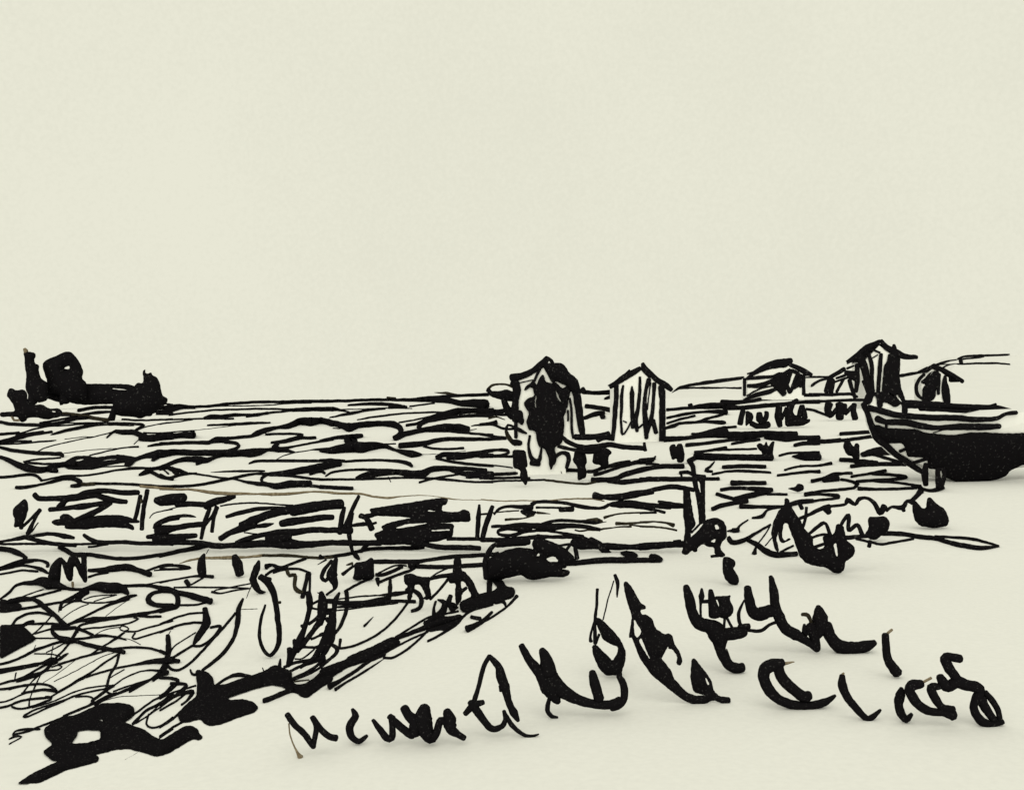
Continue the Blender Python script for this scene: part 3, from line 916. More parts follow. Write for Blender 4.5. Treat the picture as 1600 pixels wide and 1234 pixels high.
26 200,455 330,410
38 -30,572 200,570 350,567,34 410,592,30
32 -30,640 200,627 400,622,36 485,622,30
> hut4/roof
@1400 520 8
56 340,480,20 400,450,60 480,410,70
50 490,430,80 580,460,70 700,520,60 830,605,66
> hut4/wall_detail
@1400 520 8
40 350,520,50 290,580,50 255,660,56 265,760,60 320,820,40 380,850,50
P 420,500 470,480 540,480 550,600 490,720 495,800 440,850 350,850 330,820 330,700 380,640 300,620 360,570 | 425,535 440,500 475,480 440,510
26 520,540 505,640,40
50 545,520,46 530,640,60 530,760,46
80 615,540,40 610,620,80 620,700,120 630,800,120 640,860,100
@1010 550
> boat/stem
@1330 600
44 110,185 150,265,46 190,380,56 245,500,62 320,560,60 420,655,50 520,722,50 620,790,46 665,818,30
> boat/gunwale
@1330 600
50 160,222 280,248 400,282 550,297,46 750,310 950,312 1160,327,44 1350,317,36 1430,277,30 1530,262,34
> boat/far_gunwale
@1330 600
46 490,182,70 650,190,66 850,195,50 1000,207,44 1200,215 1340,217,40 1450,242,40 1530,265,30
22 1280,207 1340,187
34 640,222,50 850,237 1000,247 1130,250 1170,232
> boat/thwart
@1330 600
48 495,200 495,258
> boat/strake
@1330 600
54 240,320,60 320,350,46 500,355 650,387 800,405,40 1000,395 1200,397 1375,390,40
10 760,450 880,415
22 325,370 325,400
> boat/tarred_bottom
@1330 600
P 190,380 250,380 330,410 480,415 600,420 680,450 800,465 950,475 1100,450 1250,450 1400,460 1600,455 2000,445 2400,430 2600,420 2600,600 2200,660 1800,710 1600,742 1530,770 1470,800 1430,850 1330,885 1150,905 990,915 950,890 880,865 860,860 830,790 710,780 710,680 520,670 505,600 480,545 330,545 260,520 190,450
24 560,732 710,690,30
26 450,622 500,602
> prop
@1330 600
56 692,740,40 682,830,60 690,930,46
> prop2
@1330 600
P 780,780 870,780 880,870 850,960 790,980 780,900 | 830,790 845,820 838,880 822,830
'''
DATA += r'''
> bank
@0 700
36 550,915 620,950,40 680,985 760,985,40 800,985
30 800,980 900,995,36 1050,1017 1200,1020 1350,1007 1600,965
46 0,930,40 90,942 170,970 220,1000,30 235,1020
28 0,1112 90,1080 170,1052 280,1037 380,1040,20 440,1065,30 440,1095
20 0,1125 100,1105 200,1085 300,1095 380,1120,34 445,1155
18 0,1167 100,1150 200,1130 350,1140
46 90,1090 200,1050 300,1045,26
40 820,1130,26 950,1127 1050,1112,56 1180,1102,60 1280,1130,44 1390,1168,50
20 820,1192 900,1167 1000,1150
20 1350,1140 1450,1102 1530,1080 1600,1077
12 1430,1132 1600,1120
@0 880
24 0,330,16 85,270 140,210 210,182,28 300,177,40 380,165,70 450,185,100 530,200,66 620,230,30 700,240
24 560,225 640,235 760,240 850,222,50 920,212,76 1000,225,90 1080,225,90 1140,237,70 1185,280,30
26 1130,208 1250,205 1380,205 1480,225,34 1600,257,40
12 1350,195 1450,175 1600,150
40 1610,262,30 1500,258,26 1420,275,34 1378,310,40 1380,350,50 1440,382,40 1600,390,40
12 160,325 280,280 400,240
20 250,330 400,287 560,247
46 85,355 150,342,50 200,330 300,332,30 350,350,38 420,410 500,470,34 570,540,44 610,580
P 0,330 120,350 185,370 205,400 180,420 0,450
24 0,440 90,437 250,412 400,387 550,360,20 650,350 750,340
10 0,397 85,390
28 560,430,20 570,370 620,340 700,300,36 760,262
10 545,448 550,400 580,360
60 720,320 760,285,50 800,260
14 740,345 800,360 950,362 1070,345 1180,312,34 1265,293,16
11 780,332 850,307 950,295 1080,290
10 870,352 960,320 1060,297
13 560,420 640,370 720,340
9 565,520 650,455 750,400 820,377
20 620,570 700,530 800,482 900,432 1050,367,26 1190,325,34
12 880,440 1000,392 1080,350
6 980,490 1080,410 1170,350
22 90,590,10 120,560 160,512 250,467 350,455 450,470 520,490
26 200,582 260,550,34 310,535
13 120,570 250,562 420,555,24 560,562
13 300,660 370,600 430,540 470,490
P 0,570 90,568 200,570 235,600 300,660 335,690 300,720 200,770 90,830 0,880
15 320,650 420,620 560,590 650,600
13 330,690 450,692 560,690
24 640,560 750,530 860,515,42 1000,505 1150,490 1300,470,40 1400,452 1500,430,30 1600,412
24 850,545 950,525 1100,502
20 1300,487 1400,492 1490,490
15 1240,500 1280,512 1200,550 1080,572 950,590 800,602 700,622
20 720,640,16 722,592 770,562 850,545
24 480,585 560,572 640,590 720,602,28 800,632 860,660
30 480,600 600,602 700,595
36 480,600,20 490,640 540,682 600,705,60 640,715,60 700,720,30 800,750 950,782 1080,805 1150,820
30 650,720 690,660 722,600
20 690,700 800,690 900,670,30 1000,670 1100,687 1170,710,10
8 880,660 950,620 1050,595 1110,590
7 1130,690 1200,700 1300,750
12 1110,602 1130,575 1180,590 1190,612 1150,625 1115,610
15 1160,630 1250,630 1330,605 1480,565 1600,530
16 1250,645 1225,685 1260,697 1350,670 1480,630 1600,600
17 1150,640 1080,690,24 1000,740 920,790 820,850,8
22 0,932 90,910 200,867 330,800,28 420,770 500,740 600,717
8 310,805 330,755
10 490,765 480,830 470,890
12 430,822 520,780 600,735
18 640,740 590,800 530,860 480,920
12 320,835 420,835 500,842 570,865
26 0,985 85,973 250,945 400,917 480,900,60 540,890 600,850 630,830,12
22 0,1012 90,992 250,960 350,940
70 460,915 520,905,44
20 540,935 620,910 700,885 800,855 900,830 1000,800 1100,785 1250,775 1400,787 1480,810 1540,835
13 480,960 540,940 575,955 540,980 460,990 350,1012 250,1040
20 0,1117 85,1090 150,1077 250,1037 350,975 440,930
28 160,1085 280,1052 400,1002 470,940
12 135,1080 150,1010
17 545,1190 700,1100 800,1042 950,930 1090,842
22 1100,840 1080,930 1020,1030 985,1150 970,1190
8 500,1092 650,1020 800,940 950,860 1060,825
6 400,1102 500,1040 640,940 720,880
18 800,1052 950,1002 1100,965 1250,935 1400,907,40 1500,900,50 1600,892,60
11 1020,1055 1150,980
13 1050,1132 1150,1062 1250,1015 1350,990 1450,990,20 1550,1010,44
20 1200,1187 1300,1130 1400,1070 1500,1000,40
15 1050,1182 1200,1130 1350,1085 1480,1055 1600,1055
36 1555,668 1560,760,44 1550,850 1530,950,60 1480,1020,44 1420,1080,30
8 1560,660 1580,625
24 1560,830 1600,780,14
15 1550,950 1575,980 1610,985
16 85,1165 200,1135 350,1115 450,1125,20 510,1160 525,1185
10 220,1190 300,1090 390,1020
10 320,1160 360,1060 400,990
@0 1034
20 0,252 90,240 250,210 380,200 450,215,16 510,250 525,268
22 200,290,14 300,270 400,255 515,265,30
14 0,372 90,350 200,300 280,275
10 205,290 260,220 340,130
10 270,400,16 280,330 320,230 380,110
20 0,422 90,402 180,362 300,340 420,330 480,322
18 110,412 170,430 260,420 400,375,22 470,345 470,322 420,320
17 470,322 600,240 750,150 850,90 980,0
13 300,420 500,360 650,290 800,242 950,220 1040,215
16 600,350 450,397 300,450 220,502,22 280,495 400,440 550,375,20 700,310 850,270 980,247
15 700,320 800,315 860,335 860,370,24 800,412 720,450
22 590,500 700,452 850,390 1000,312 1080,290
26 850,360 930,302 1000,250 1050,217
17 1000,215 980,260 1030,295,22 1080,292 1200,240 1320,190 1420,150
18 880,400 1000,332 1150,270 1300,207 1400,160
6 960,360 1100,320 1250,312 1500,300
15 120,670 140,642 220,620,22 370,620
18 120,672 250,642 350,602 480,552 600,502
12 85,712 150,685,20 200,690 150,722 85,757
24 1600,290 1480,380 1350,452 1230,572
14 1230,572 1300,540 1450,440 1600,332
18 1600,202 1500,310 1380,382 1160,542
12 1540,342 1470,400 1380,490
17 1380,480 1355,570 1390,602 1480,592 1600,510
20 1600,622 1480,702
5 1150,900 1140,880 1180,820
8 1160,905 1290,830
@250 740
36 0,757 150,722 350,682,44 450,660
b16 180,830,5 270,802 380,780 640,775,28 800,770 950,755,24
d22 950,755 1150,755,26 1300,765 1450,777 1600,770
20 0,860 100,847 200,855,30 280,870,22 200,882 0,882
6 450,700 430,740
16 0,1005 150,977 300,950 400,945,24 490,952,30
20 240,990,40 270,1030,40
15 290,1025 400,962
14 130,1050 400,1050 650,1052 820,1060
56 0,1062 100,1072,44 160,1090,26 300,1130 430,1170,42 470,1180
14 480,1092,22 560,1105 700,1077 830,1060
12 480,1095 520,1075 650,1050 840,1015
10 850,1030 800,1150,5
24 985,860,50 1040,842 1100,870,40 1180,862
24 980,935 1050,892 1160,855 1250,820 1350,785
20 1050,915 1160,885 1280,880 1390,920
d30 1170,880 1200,940 1250,935 1245,1040 1270,1080,40 1320,1097,24
34 1370,920 1350,1020 1320,1140,40
20 1390,922 1385,1110
16 1460,840,6 1540,795
@500 740
28 0,777 150,760 300,732 450,697 650,687 850,685,36 960,680
26 385,722 400,682 440,665
34 500,812 700,812 900,812,40 1000,797,26 1200,770 1400,757 1600,745
36 900,857 1100,862 1250,857,30 1350,850 1530,840
20 300,730 335,760,44 360,790,24
@750 720
24 0,870 100,865 170,850
26 0,960 50,960
@500 740
14 540,920 640,870 720,845 800,852
30 520,935 600,930 700,890 760,860
24 540,1005 650,962 760,920 850,887 900,830,50
22 230,1090 330,1030 450,975
50 830,850 890,840
12 530,970,40 540,1040,10
30 650,970,20 650,1050,36 640,1180,30
@500 880
13 50,337 250,320 400,302 550,295 700,280,40 830,262,24
26 50,350 250,367,40 400,367,44 550,338,44 640,320,40
24 420,385 550,360,34 700,347,26 880,352,30
16 160,402 300,395,24 450,380 600,365
12 50,437 200,430 400,405 560,387 720,365
34 245,262 250,350 240,450 190,580,30 140,650,18
20 840,300,30 800,382 700,510 580,622 450,702 300,765 180,785
34 870,252 920,290,40 940,350,40 920,412 850,440,28
22 410,580 495,495,6
16 190,700,24 178,785,20
40 0,-60
> archs
@500 880
P 780,100 850,95 920,125 1020,125 1020,150 1010,200 1030,300 1000,335 950,325 985,300 950,230 920,190 870,200 870,240 830,350 805,320 820,260 780,250 820,210 780,180
14 1020,135 1100,80 1180,45
34 1000,150,26 1100,122 1220,105
22 1020,332 1100,252 1190,140
> tripod
@500 880
P 1240,-40 1285,-80 1305,-40 1310,70 1345,80 1360,100 1420,170 1470,290 1500,300 1400,320 1400,280 1340,170 1300,160 1310,240 1360,210 1370,230 1310,280 1310,340 1260,400 1250,280 1260,180 1190,180 1200,110 1230,90
> edge
@500 880
P 1290,365 1380,320 1480,290 1560,270 1620,262 1700,230 1700,330 1600,370 1500,400 1400,440 1340,450 1300,430
44 1570,150 1568,270
22 1072,350 1055,420 1058,500,50
44 1090,335,14 1150,360,44 1145,430,60 1090,500,80 1010,550,60
38 1210,300 1190,370,50 1250,405,60 1210,425
18 700,682 850,590 1000,500 1130,472 1280,440
P 0,980 80,945 240,890 260,860 480,770 620,700 670,675 740,715 740,750 600,810 480,880 380,920 250,960 100,1060 0,1145
36 700,695 850,640 1000,582,50 1150,530,60 1300,492,40
P 950,540 1060,490 1200,490 1330,480 1280,540 1150,620 1110,610 1010,630 980,600
20 430,912 600,830 800,722 1000,632
24 590,872 680,870 800,802 920,702 1000,622
34 90,1137,60 200,1080 350,982 480,892 600,842
24 145,1165,34 250,1100 400,1010 600,880,10
24 1000,720 1150,640 1270,562 1350,472 1420,430 1600,382
@700 880
P 120,350 260,290 430,250 460,220 400,150 440,130 500,150 540,215 600,220 625,260 600,310 540,330 400,360 240,420 180,450 120,440
44 180,605,64 260,572,46 330,530,40 410,450,26
34 215,495 300,512
22 330,542 450,470 560,390 640,302,36
36 440,360 510,350 530,390,26
@250 900
P 940,885 960,880 1060,820 1120,840 1220,880 1220,960 1250,1000 1330,1000 1430,940 1500,870 1600,820 1600,965 1500,1020 1420,1080 1370,1120 1320,1115 1250,1070 1190,1075 1140,1020 1040,1000 940,1020
24 520,1012 620,942 720,910,36 850,930
14 950,845,8 965,892
22 1115,765,14 1105,840,36
46 965,1150,46 1050,1122 1150,1080 1230,1050
d12 1240,975 1380,957
> bram2
@250 900
P 330,880 350,865 440,885 490,940 500,1010 600,1000 770,940 860,915 960,878 960,1018 900,1030 760,1075 630,1120 640,1147 780,1137 870,1167 910,1212 880,1252 700,1312 560,1367 470,1382 420,1367 370,1317 250,1350 190,1350 160,1270 250,1180 340,1110 345,1000
22 280,862,14 297,905 335,910
> bram1
@0 1034
P 410,615 480,560 560,510 700,490 850,420 950,380 1130,378 1220,400 1245,440 1230,500 1150,555 1210,580 1330,620 1420,690 1500,720 1632,638 1712,593 1772,588 1832,623 1845,660 1877,693 1852,720 1782,708 1682,768 1562,838 1500,860 1440,870 1350,840 1200,800 1070,805 930,845 870,852 920,880 900,920 600,1000 480,1060 360,1115 160,1122 300,1030 540,915 480,905 395,830 490,760 415,680 | 720,635 800,625 930,632 930,710 800,745 660,752 715,680 | 915,532 938,520 958,550
> bank
@250 900
40 0,122,60 80,125 160,152,36 300,182 430,212,42 470,225
18 470,230 350,260 200,268 0,265
32 100,130 160,182,42 160,270,45 100,300 0,330,24
17 0,442 150,382 280,345 410,335
20 0,517 150,460 300,430 430,430
54 415,297,40 425,360,52 430,435,74 400,490,60 345,575 310,630,22
12 100,700 130,650 230,582 330,520
22 110,760 200,702 300,642
22 310,642 380,642 450,602 530,532,34 560,460,26 470,475
22 80,830 110,860 180,865 280,802 400,682 480,592 600,462 700,340
32 770,207,18 730,300,40 720,420,44 690,550 620,670,34 520,772 390,870,22
44 70,545,30 80,650 70,750,50 50,830 0,895
36 0,782 100,780 175,785
28 0,690 50,712
40 0,920,20 60,890
26 0,937 100,942 165,962,34 140,1010 80,1062 0,1112
26 100,992 240,1000 200,1062,40 120,1120 0,1187
16 0,1132 100,1080 200,1052 330,1010
20 150,1102 300,1067,40 250,1152 200,1187
6 740,305 900,300
16 0,1215 100,1135 160,1105
18 0,1240 140,1160 250,1075
20 0,1395 120,1320 170,1270
24 0,1480 120,1400 230,1340
> clump
@250 900
46 1372,150 1385,240,60 1380,320,40 1340,470,42 1290,600,66 1240,700,50 1200,800,40
50 1490,150,36 1520,240,56 1500,380,60 1420,500,40 1340,605,46 1260,680,66
56 1600,330,50 1580,480,90 1500,640,60 1420,760,40 1300,840,30
20 1400,262 1480,222 1600,217
18 1390,290 1500,310 1600,300
28 1380,442 1450,390 1500,350,40 1600,332
20 1400,582 1470,552 1540,530
22 1320,655 1430,657 1480,640
14 1250,765 1320,760 1400,700 1440,662
26 1150,842 1250,800 1400,772 1520,750,44
24 1200,882 1300,832 1400,802 1480,772
24 1220,950 1350,890 1450,830 1520,760,36
36 1200,670,44 1200,760,44 1185,830
30 1240,590,30 1280,640,90 1340,640
12 1310,460,30 1400,430
22 1600,742 1500,832 1400,892 1220,962
10 1460,150 1490,170
@500 880
54 10,270,36 22,400,84 0,560,50
34 180,270,18 140,350,48 130,450,38 110,560,66 100,650,84 90,720,66 40,830,36 0,872
36 60,510 110,570
28 0,662 60,640
66 110,620,60 60,720,60 0,802
18 0,952 80,890 150,822
28 110,752 160,790,40 130,852 0,947,20
> reed
@250 740
54 930,952,50 1000,1005,64 1050,1100,52 1070,1185,50
@250 900
46 1060,180 1075,265 1090,400 1105,520 1092,640,40 1020,732,30 950,662,30 920,540,28 940,382,26 975,265,18
d24 1075,245 1115,240
> st1
@250 740
56 410,742,18 388,800,60 385,880,76 398,945,60
> st2
@250 740
70 690,760,46 715,830,84 738,925,76
> st3
@250 740
50 915,805,20 900,860,56 862,965,60
54 860,970,66 880,1030,60 925,1090,40 975,1095,14
30 920,960,40 1020,980,40
36 940,935,20 950,980,40
> st4
@500 740
44 150,785,30 130,860,60 110,940,96 140,1020,56 135,1062,30
28 110,805 40,890,34 15,960,34 50,990,34 80,960
20 140,1062 60,1120
> sqtuft
@500 740
P 320,825 400,815 440,800 470,775 495,790 500,960 470,985 400,975 350,985 300,975 320,920
24 210,930,32 260,890 310,852
d20 245,845,10 300,830,26
> mstake
@0 700
P 470,1090 510,1040 560,1005 600,1040 620,1062 640,1010 670,985 710,1000 755,1080 755,990 800,985 805,1240 780,1240 740,1180 700,1090 680,1100 670,1225 635,1235 600,1150 570,1060 560,1180 550,1270 500,1280 440,1200
b20 672,1240 675,1280
> bigbush
@750 720
40 65,1080,60 48,950,50 78,850,44 130,782,36 250,762,50 450,742,60
P 90,900 170,860 250,820 370,800 450,810 500,820 480,760 520,700 580,720 640,740 720,770 800,820 870,900 900,930 800,950 800,985 750,1000 830,1015 825,1050 770,1075 650,1070 500,1100 430,1090 390,1050 250,1080 150,1110 60,1090 60,920 | 610,902 690,880 730,930 640,932 | 520,880 545,850 555,878
P 510,690 540,675 580,690 630,685 635,715 560,730 510,715
20 730,785 850,767 900,765
44 780,830 850,900
30 870,740 900,900,40
24 780,850 840,770
> t1
@430 1000
50 112,685,50 180,780,52 270,865,54 345,970,50
44 352,990,40 372,880 380,790,44 345,715,44
50 345,712,50 420,820,54 500,890,56 565,905,56
b12 125,770 140,880 180,990 205,1040,20 232,1080,50
> t2
@430 1000
48 715,638,30 742,700,62 690,800,66 708,890,60 775,935,48 850,882,26
> t3
@430 1000
48 905,737,28 960,810,50 1030,900,62 1080,900,60 1085,800,52 1080,712,60
60 1060,702,50 1150,790,66 1240,862,70 1280,880,60
80 1195,625,72 1240,700,84 1300,760,110 1290,860,96
100 1388,620,90 1370,720,150 1390,830,130 1440,900,100 1490,860,66 1530,737,54 1580,762,60
70 1600,680,70 1620,790,110
@700 980
80 -10,770,60 15,850,110 30,940,90 95,990,56 150,1022,52
> t4
@700 980
34 385,262,36 330,365,38 285,540,36 240,690,44
52 385,265,40 470,365,62 490,450,84 530,560,76 560,680,56 610,790,66 650,862,30
26 478,540,20 490,585,30
34 160,800,40 230,725,64 325,690,44
56 205,690,50 262,760,70 330,860,60 410,937,58 500,912,46 530,850,36 520,772,30
34 530,800 590,900,40 680,980,34 760,1005,28 840,987,12
> t5
@700 980
60 680,168,54 760,310,70 860,430,100 940,560,150 970,610,120 1020,690,50
80 868,205,50 910,300,104 930,420,140
80 950,480,150 1050,580,120 1200,665,84 1350,708,72 1500,715,76 1590,680,84
34 942,640 920,760,40 960,820,34 1015,830,18
64 1335,412,56 1360,520,90 1400,660,84
@900 880
56 395,1040,46 440,1120,60 445,1240,62 400,1300,80 330,1330,70
> t5b
@900 880
P 150,760 190,755 340,905 385,830 395,770 330,750 250,700 200,580 170,530 200,495 260,540 350,630 420,720 460,820 450,920 420,1000 430,1040 380,1030 280,1035 220,980 160,850
24 197,237 190,400 175,550,28 177,740,32
22 165,542,12 132,680,22 137,720,34
11 250,522 300,320 350,160
24 360,107,28 385,180,32 380,312,10
22 182,742 215,655
> t6
@900 880
P 440,180 465,165 510,210 560,300 600,370 640,390 645,420 590,430 610,480 650,470 710,520 730,600 820,660 860,645 895,680 905,740 960,820 985,900 965,945 930,930 940,850 890,790 860,790 850,760 800,860 790,880 880,990 900,1060 1020,1190 1100,1225 1210,1220 1090,1190 1060,1060 1072,890 1095,876 1210,1020 1250,1080 1275,1185 1330,1230 1430,1240 1430,1290 1380,1300 1270,1260 1200,1295 1080,1300 990,1260 860,1160 700,1030 590,870 540,740 520,680 490,690 510,560 520,490 460,300 | 535,512 605,620 590,660 565,690 540,650 | 580,712 605,690 640,780 688,890 640,820 | 1195,1062 1210,1062 1236,1115 1220,1125
> t7
@1050 880
84 130,212,50 160,320,84 190,460,84 250,550,110 340,580,116 400,620,160 440,700,140 450,800,84 520,930,84 600,970,84 650,962,84
40 275,232,16 275,300,50 265,380,20 265,500,20
30 280,352 340,350
56 358,250,40 372,350,66 400,470,110
P 390,305 500,305 545,290 530,330 570,410 560,470 500,510 450,500 400,470 400,400 | 405,340 420,335 438,395 415,402
22 490,500 480,600
22 510,510 565,610
90 440,660,110 560,650,110 670,630,84
36 620,585 710,580,52
24 670,340,14 620,450,28 626,550,30 660,595,30
16 505,790,8 530,880,24
> t8
@1050 880
68 698,222,56 715,330,84 740,430,96 800,470,110 900,442,110 960,440,90
60 915,122,36 940,250,72 955,380,80 990,490,90 1050,600,90 1150,660,90 1250,720,64 1350,792,60
26 690,617 820,622,30 900,570,26 965,540
44 1225,565,24 1240,640,70 1290,570,60 1310,650,90 1345,780,60
d26 1205,470,30 1260,480,36 1290,560
110 1352,400,44 1370,500,130 1370,590,130 1330,690,64
70 1420,580,110 1480,700,90 1550,780,90 1620,790,100
@1160 960
90 770,120,110 800,180,92 870,270,100 960,305,106 1060,305,104 1160,287,92 1225,258,50
> t9
@1160 960
90 370,445,70 280,465,106 210,505,110 200,590,90 250,700,90 350,790,80 480,835,80 620,842,74 760,810,66 860,747,24
80 330,490,90 370,590,92 470,690,92 560,755,92 615,752,90
b16 390,452,30 480,437,8
> t10
@1160 960
70 925,565,46 925,650,76 970,760,66 1060,872,60 1150,960,54 1210,940,50 1280,880,22
b16 925,548 940,540
> t11
@1160 960
60 1325,190,66 1330,300,66 1350,420,72 1410,510,86 1435,540,84
b22 1345,170 1385,138
> t12
@1330 960
66 465,680,34 455,740,90 440,830,72 460,910,72 510,970,58 560,920,32
> t13
@1330 960
70 650,642,70 560,655,96 548,720,84 620,830,74 720,890,72 850,905,60 945,930,90
b22 655,630 740,585
60 945,875 850,860,60 780,780,74 740,675,74 820,665,50
66 820,575,64 860,640,96 900,665,96 980,622,100 1060,650,90 1150,665,96 1200,700,80
76 985,600,70 910,500,84 870,420,86 875,385,64 970,400,74 1010,408,66
56 1190,720,84 1135,840,70 1160,930,72 1230,1000,74 1310,1010,60 1400,990,50
50 1240,720 1310,800,50 1360,890,50 1375,980,48
76 1200,780,96 1240,860,76 1320,970,60
'''
# ------------------------------------------------------------------ read the outlines
objs = {}; order = []
ox = oy = 0.0; sc = 1600.0 / 270.0; cur = None
for line in DATA.strip().splitlines():
    line = line.strip()
    if not line: continue
    if line[0] == '@':
        p = line[1:].split(); ox, oy = float(p[0]), float(p[1]); sc = float(p[2]) if len(p) > 2 else 1600.0 / 270.0
        continue
    if line[0] == '>':
        cur = line[1:].strip()
        if cur not in objs: objs[cur] = []; order.append(cur)
        continue
    q = lambda s: tuple(float(t) for t in s.split(','))
    if line[0] == 'P':
        loops = [[(ox + a[0]/sc, oy + a[1]/sc) for a in map(q, part.split())] for part in line[1:].split('|')]
        objs[cur].append(('P', loops, 0))
    else:
        tk = line.split(); mi = 0
        if tk[0][0] in 'bd': mi = 1 if tk[0][0] == 'b' else 2; tk[0] = tk[0][1:]
        w = float(tk[0]); pts = []
        for a in map(q, tk[1:]):
            if len(a) > 2: w0 = a[2]
            else: w0 = w
            pts.append([ox + a[0]/sc, oy + a[1]/sc, w0/sc])
        objs[cur].append(('S', pts, mi))

def extent(keys):
    xs = []; ys = []
    for k in keys:
        for kind, g, mi in objs[k]:
            for p in (g if kind == 'S' else g[0]): xs.append(p[0]); ys.append(p[1])
    return min(xs), max(xs), min(ys), max(ys)

# hull of the boat, by picture column: top edge, keel, half breadth (m)
BOAT = [(1351, 633, 642, .02), (1358, 637, 668, .16), (1372, 642, 688, .36), (1395, 648, 708, .58), (1425, 651, 727, .78),
        (1462, 653, 746, .95), (1500, 655, 755, 1.05), (1530, 656, 752, 1.1), (1560, 652, 745, 1.1), (1600, 643, 733, 1.05),
        (1660, 640, 725, .95), (1730, 634, 716, .75), (1790, 626, 706, .45)]
BD = gd(1500, 756) + 1.0
def lerp_tab(px, c):
    if px <= BOAT[0][0]: return BOAT[0][c]
    for a, b in zip(BOAT, BOAT[1:]):
        if px <= b[0]:
            t = (px - a[0]) / (b[0] - a[0]); return a[c] + (b[c] - a[c]) * t
    return BOAT[-1][c]
def hullfac(t): return 1.0 - .55 * max(0, min(1, t)) ** 2.2
def boat_depth(px, py):
    t = (py - lerp_tab(px, 1)) / (lerp_tab(px, 2) - lerp_tab(px, 1))
    return BD - lerp_tab(px, 3) * hullfac(t)

FENCE_ROW = 863.0
PROF = [(1040, 609), (1060, 605), (1100, 601), (1165, 592), (1290, 590), (1410, 589), (1450, 578), (1466, 571), (1500, 558), (1578, 555), (1700, 553), (2000, 550)]
def dyke_depth(px, py):
    for p, q in zip(PROF, PROF[1:]):
        if px <= q[0]: break
    t0 = min(1, max(0, (px - p[0]) / (q[0] - p[0]))); top = p[1] + (q[1] - p[1]) * t0
    foot = hz(px) + H * F / 240.0
    A, B = P3(px, top, 306.0), P3(px, foot, 240.0)          # section of the slope; meet the line of sight with it
    k = (CY - py) / F
    t = (A.z - H - k * A.y) / ((A.z - B.z) - k * (A.y - B.y))
    return A.y + (B.y - A.y) * min(1.1, max(0, t)) - 1.0
roots = {}
def setprops(o, t):
    o['label'] = t[1]; o['category'] = t[2]
    if t[3]: o['group'] = t[3]

LAYBACK = {'hut1/doorway': -.03, 'hut1/wall_detail': -.02, 'boat/far_gunwale': 2.0, 'boat/thwart': 1.0, 'tall/trunk': 0, 'round/trunk': 0}
for key in order:
    tk = key.split('/')[0].split(' ')[0]
    t = T[tk]
    sib = [k for k in order if k.split('/')[0].split(' ')[0] == tk]
    x0, x1, y0, y1 = extent(sib); cx = (x0 + x1) / 2
    how = t[4]; ground = how == 'ground'; off = LAYBACK.get(key.split(' #')[0], 0)
    if how == 'fence':
        D = lambda px, py: gd(px, FENCE_ROW); base_d = gd(cx, FENCE_ROW); base = P3(cx, FENCE_ROW, base_d)
    elif how == 'dyke':
        D = dyke_depth; base_d = 300; base = P3(cx, y1, 300)
    elif how == 'boat':
        base_d = BD; base = P3(1500, 756, BD)
        if key.startswith('boat/far') or key.startswith('boat/thw'):
            D = (lambda o: lambda px, py: boat_depth(px, lerp_tab(px, 1)) + o * lerp_tab(px, 3))(off if off else 0)
        else:
            D = lambda px, py: boat_depth(px, py) - .03
    elif ground:
        D = lambda px, py: gd(px, py + 1.5); base_d = t[5]; base = Vector((0, 0, 0))
        if tk in ('bram1', 'bram2', 'edge'): base = P3(cx, y1, gd(cx, y1))
    else:
        base_d = how[1] if isinstance(how, tuple) else gd(cx, max(how, y1 + 1.5))
        D = (lambda dd: lambda px, py: dd)(base_d + off)
        bx = (cx - CX) / F * base_d
        base = Vector((bx, base_d, gz(bx, base_d)))
    mats = ink(t[5]); M = Mesh()
    for kind, g, mi in objs[key]:
        if kind == 'S': stroke(M, g, D, ground, mi, *((.96, .1, .35) if tk in ('hut1', 'hut2') else (1, .1, .35) if tk == 'hut3' else (.86, 0, .35) if tk in ('house', 'hut4') else (1.32, .5) if tk in ('sh3', 'sh4', 'sh5') else (1.13, .3)))
        else:
            if ground:
                blob(M, g, D, mi, thick=.10, cap=.09)
            elif key == 'boat/tarred_bottom': blob(M, g, D, mi, thick=.05, cap=.02)
            elif key.startswith(('hut1/doorway', 'hut3/wall', 'house/wall', 'house/lean', 'hut4/wall')): blob(M, g, D, mi, thick=.35, cap=.035 if tk == 'hut1' else .08)
            elif tk in ('fence',): blob(M, g, D, mi, thick=.3, cap=.05)
            else: blob(M, g, D, mi, thick=.8)
    if '/' in key:
        if tk not in roots:
            e = bpy.data.objects.new(t[0], None); e.empty_display_size = .2; col.objects.link(e); e.location = base; setprops(e, t); roots[tk] = e
        part = key.split('/')[1].split(' ')[0]
        M.build(part, mats, base, roots[tk])
    else:
        o = M.build(t[0], mats, base); setprops(o, t)
        if tk in ('meadow', 'bank', 'marsh', 'edge', 'dykegrass'): o['kind'] = 'stuff'

# ------------------------------------------------------------------ solid bodies of huts, house and boat
def hut_body(tk, front, back, dz=.03):
    """pale walls: the gable outline (picture points on the front wall), carried back in depth"""
    e = roots[tk]; how = T[tk][4]
    x0, x1, _, y1b = extent([k for k in order if k.startswith(tk + '/')])
    d = gd((x0 + x1) / 2, max(how, y1b + 1.5)) + dz
    M = Mesh(); box(M, [P3(x, y, d) for x, y in front], back)
    M.build('wall', [M_WALL], e.location.copy(), e, smooth=False)
    return d, e
def roof_slab(e, d, a, b, back, thick, name='roof_slope'):
    """one black roof slope from ridge a to eave b (picture points), running back"""
    A, B = P3(*a, d), P3(*b, d); n = Vector((A.z - B.z, 0, B.x - A.x)); n.normalize()
    if n.z < 0: n = -n
    M = Mesh(); box(M, [A, B, B - n * thick, A - n * thick], back)
    M.build(name, ink(26), e.location.copy(), e, smooth=False)
d, e = hut_body('hut1', [(806, 745), (806, 592), (857, 566), (904, 600), (904, 690), (884, 700), (884, 745)], 2.6, .03)
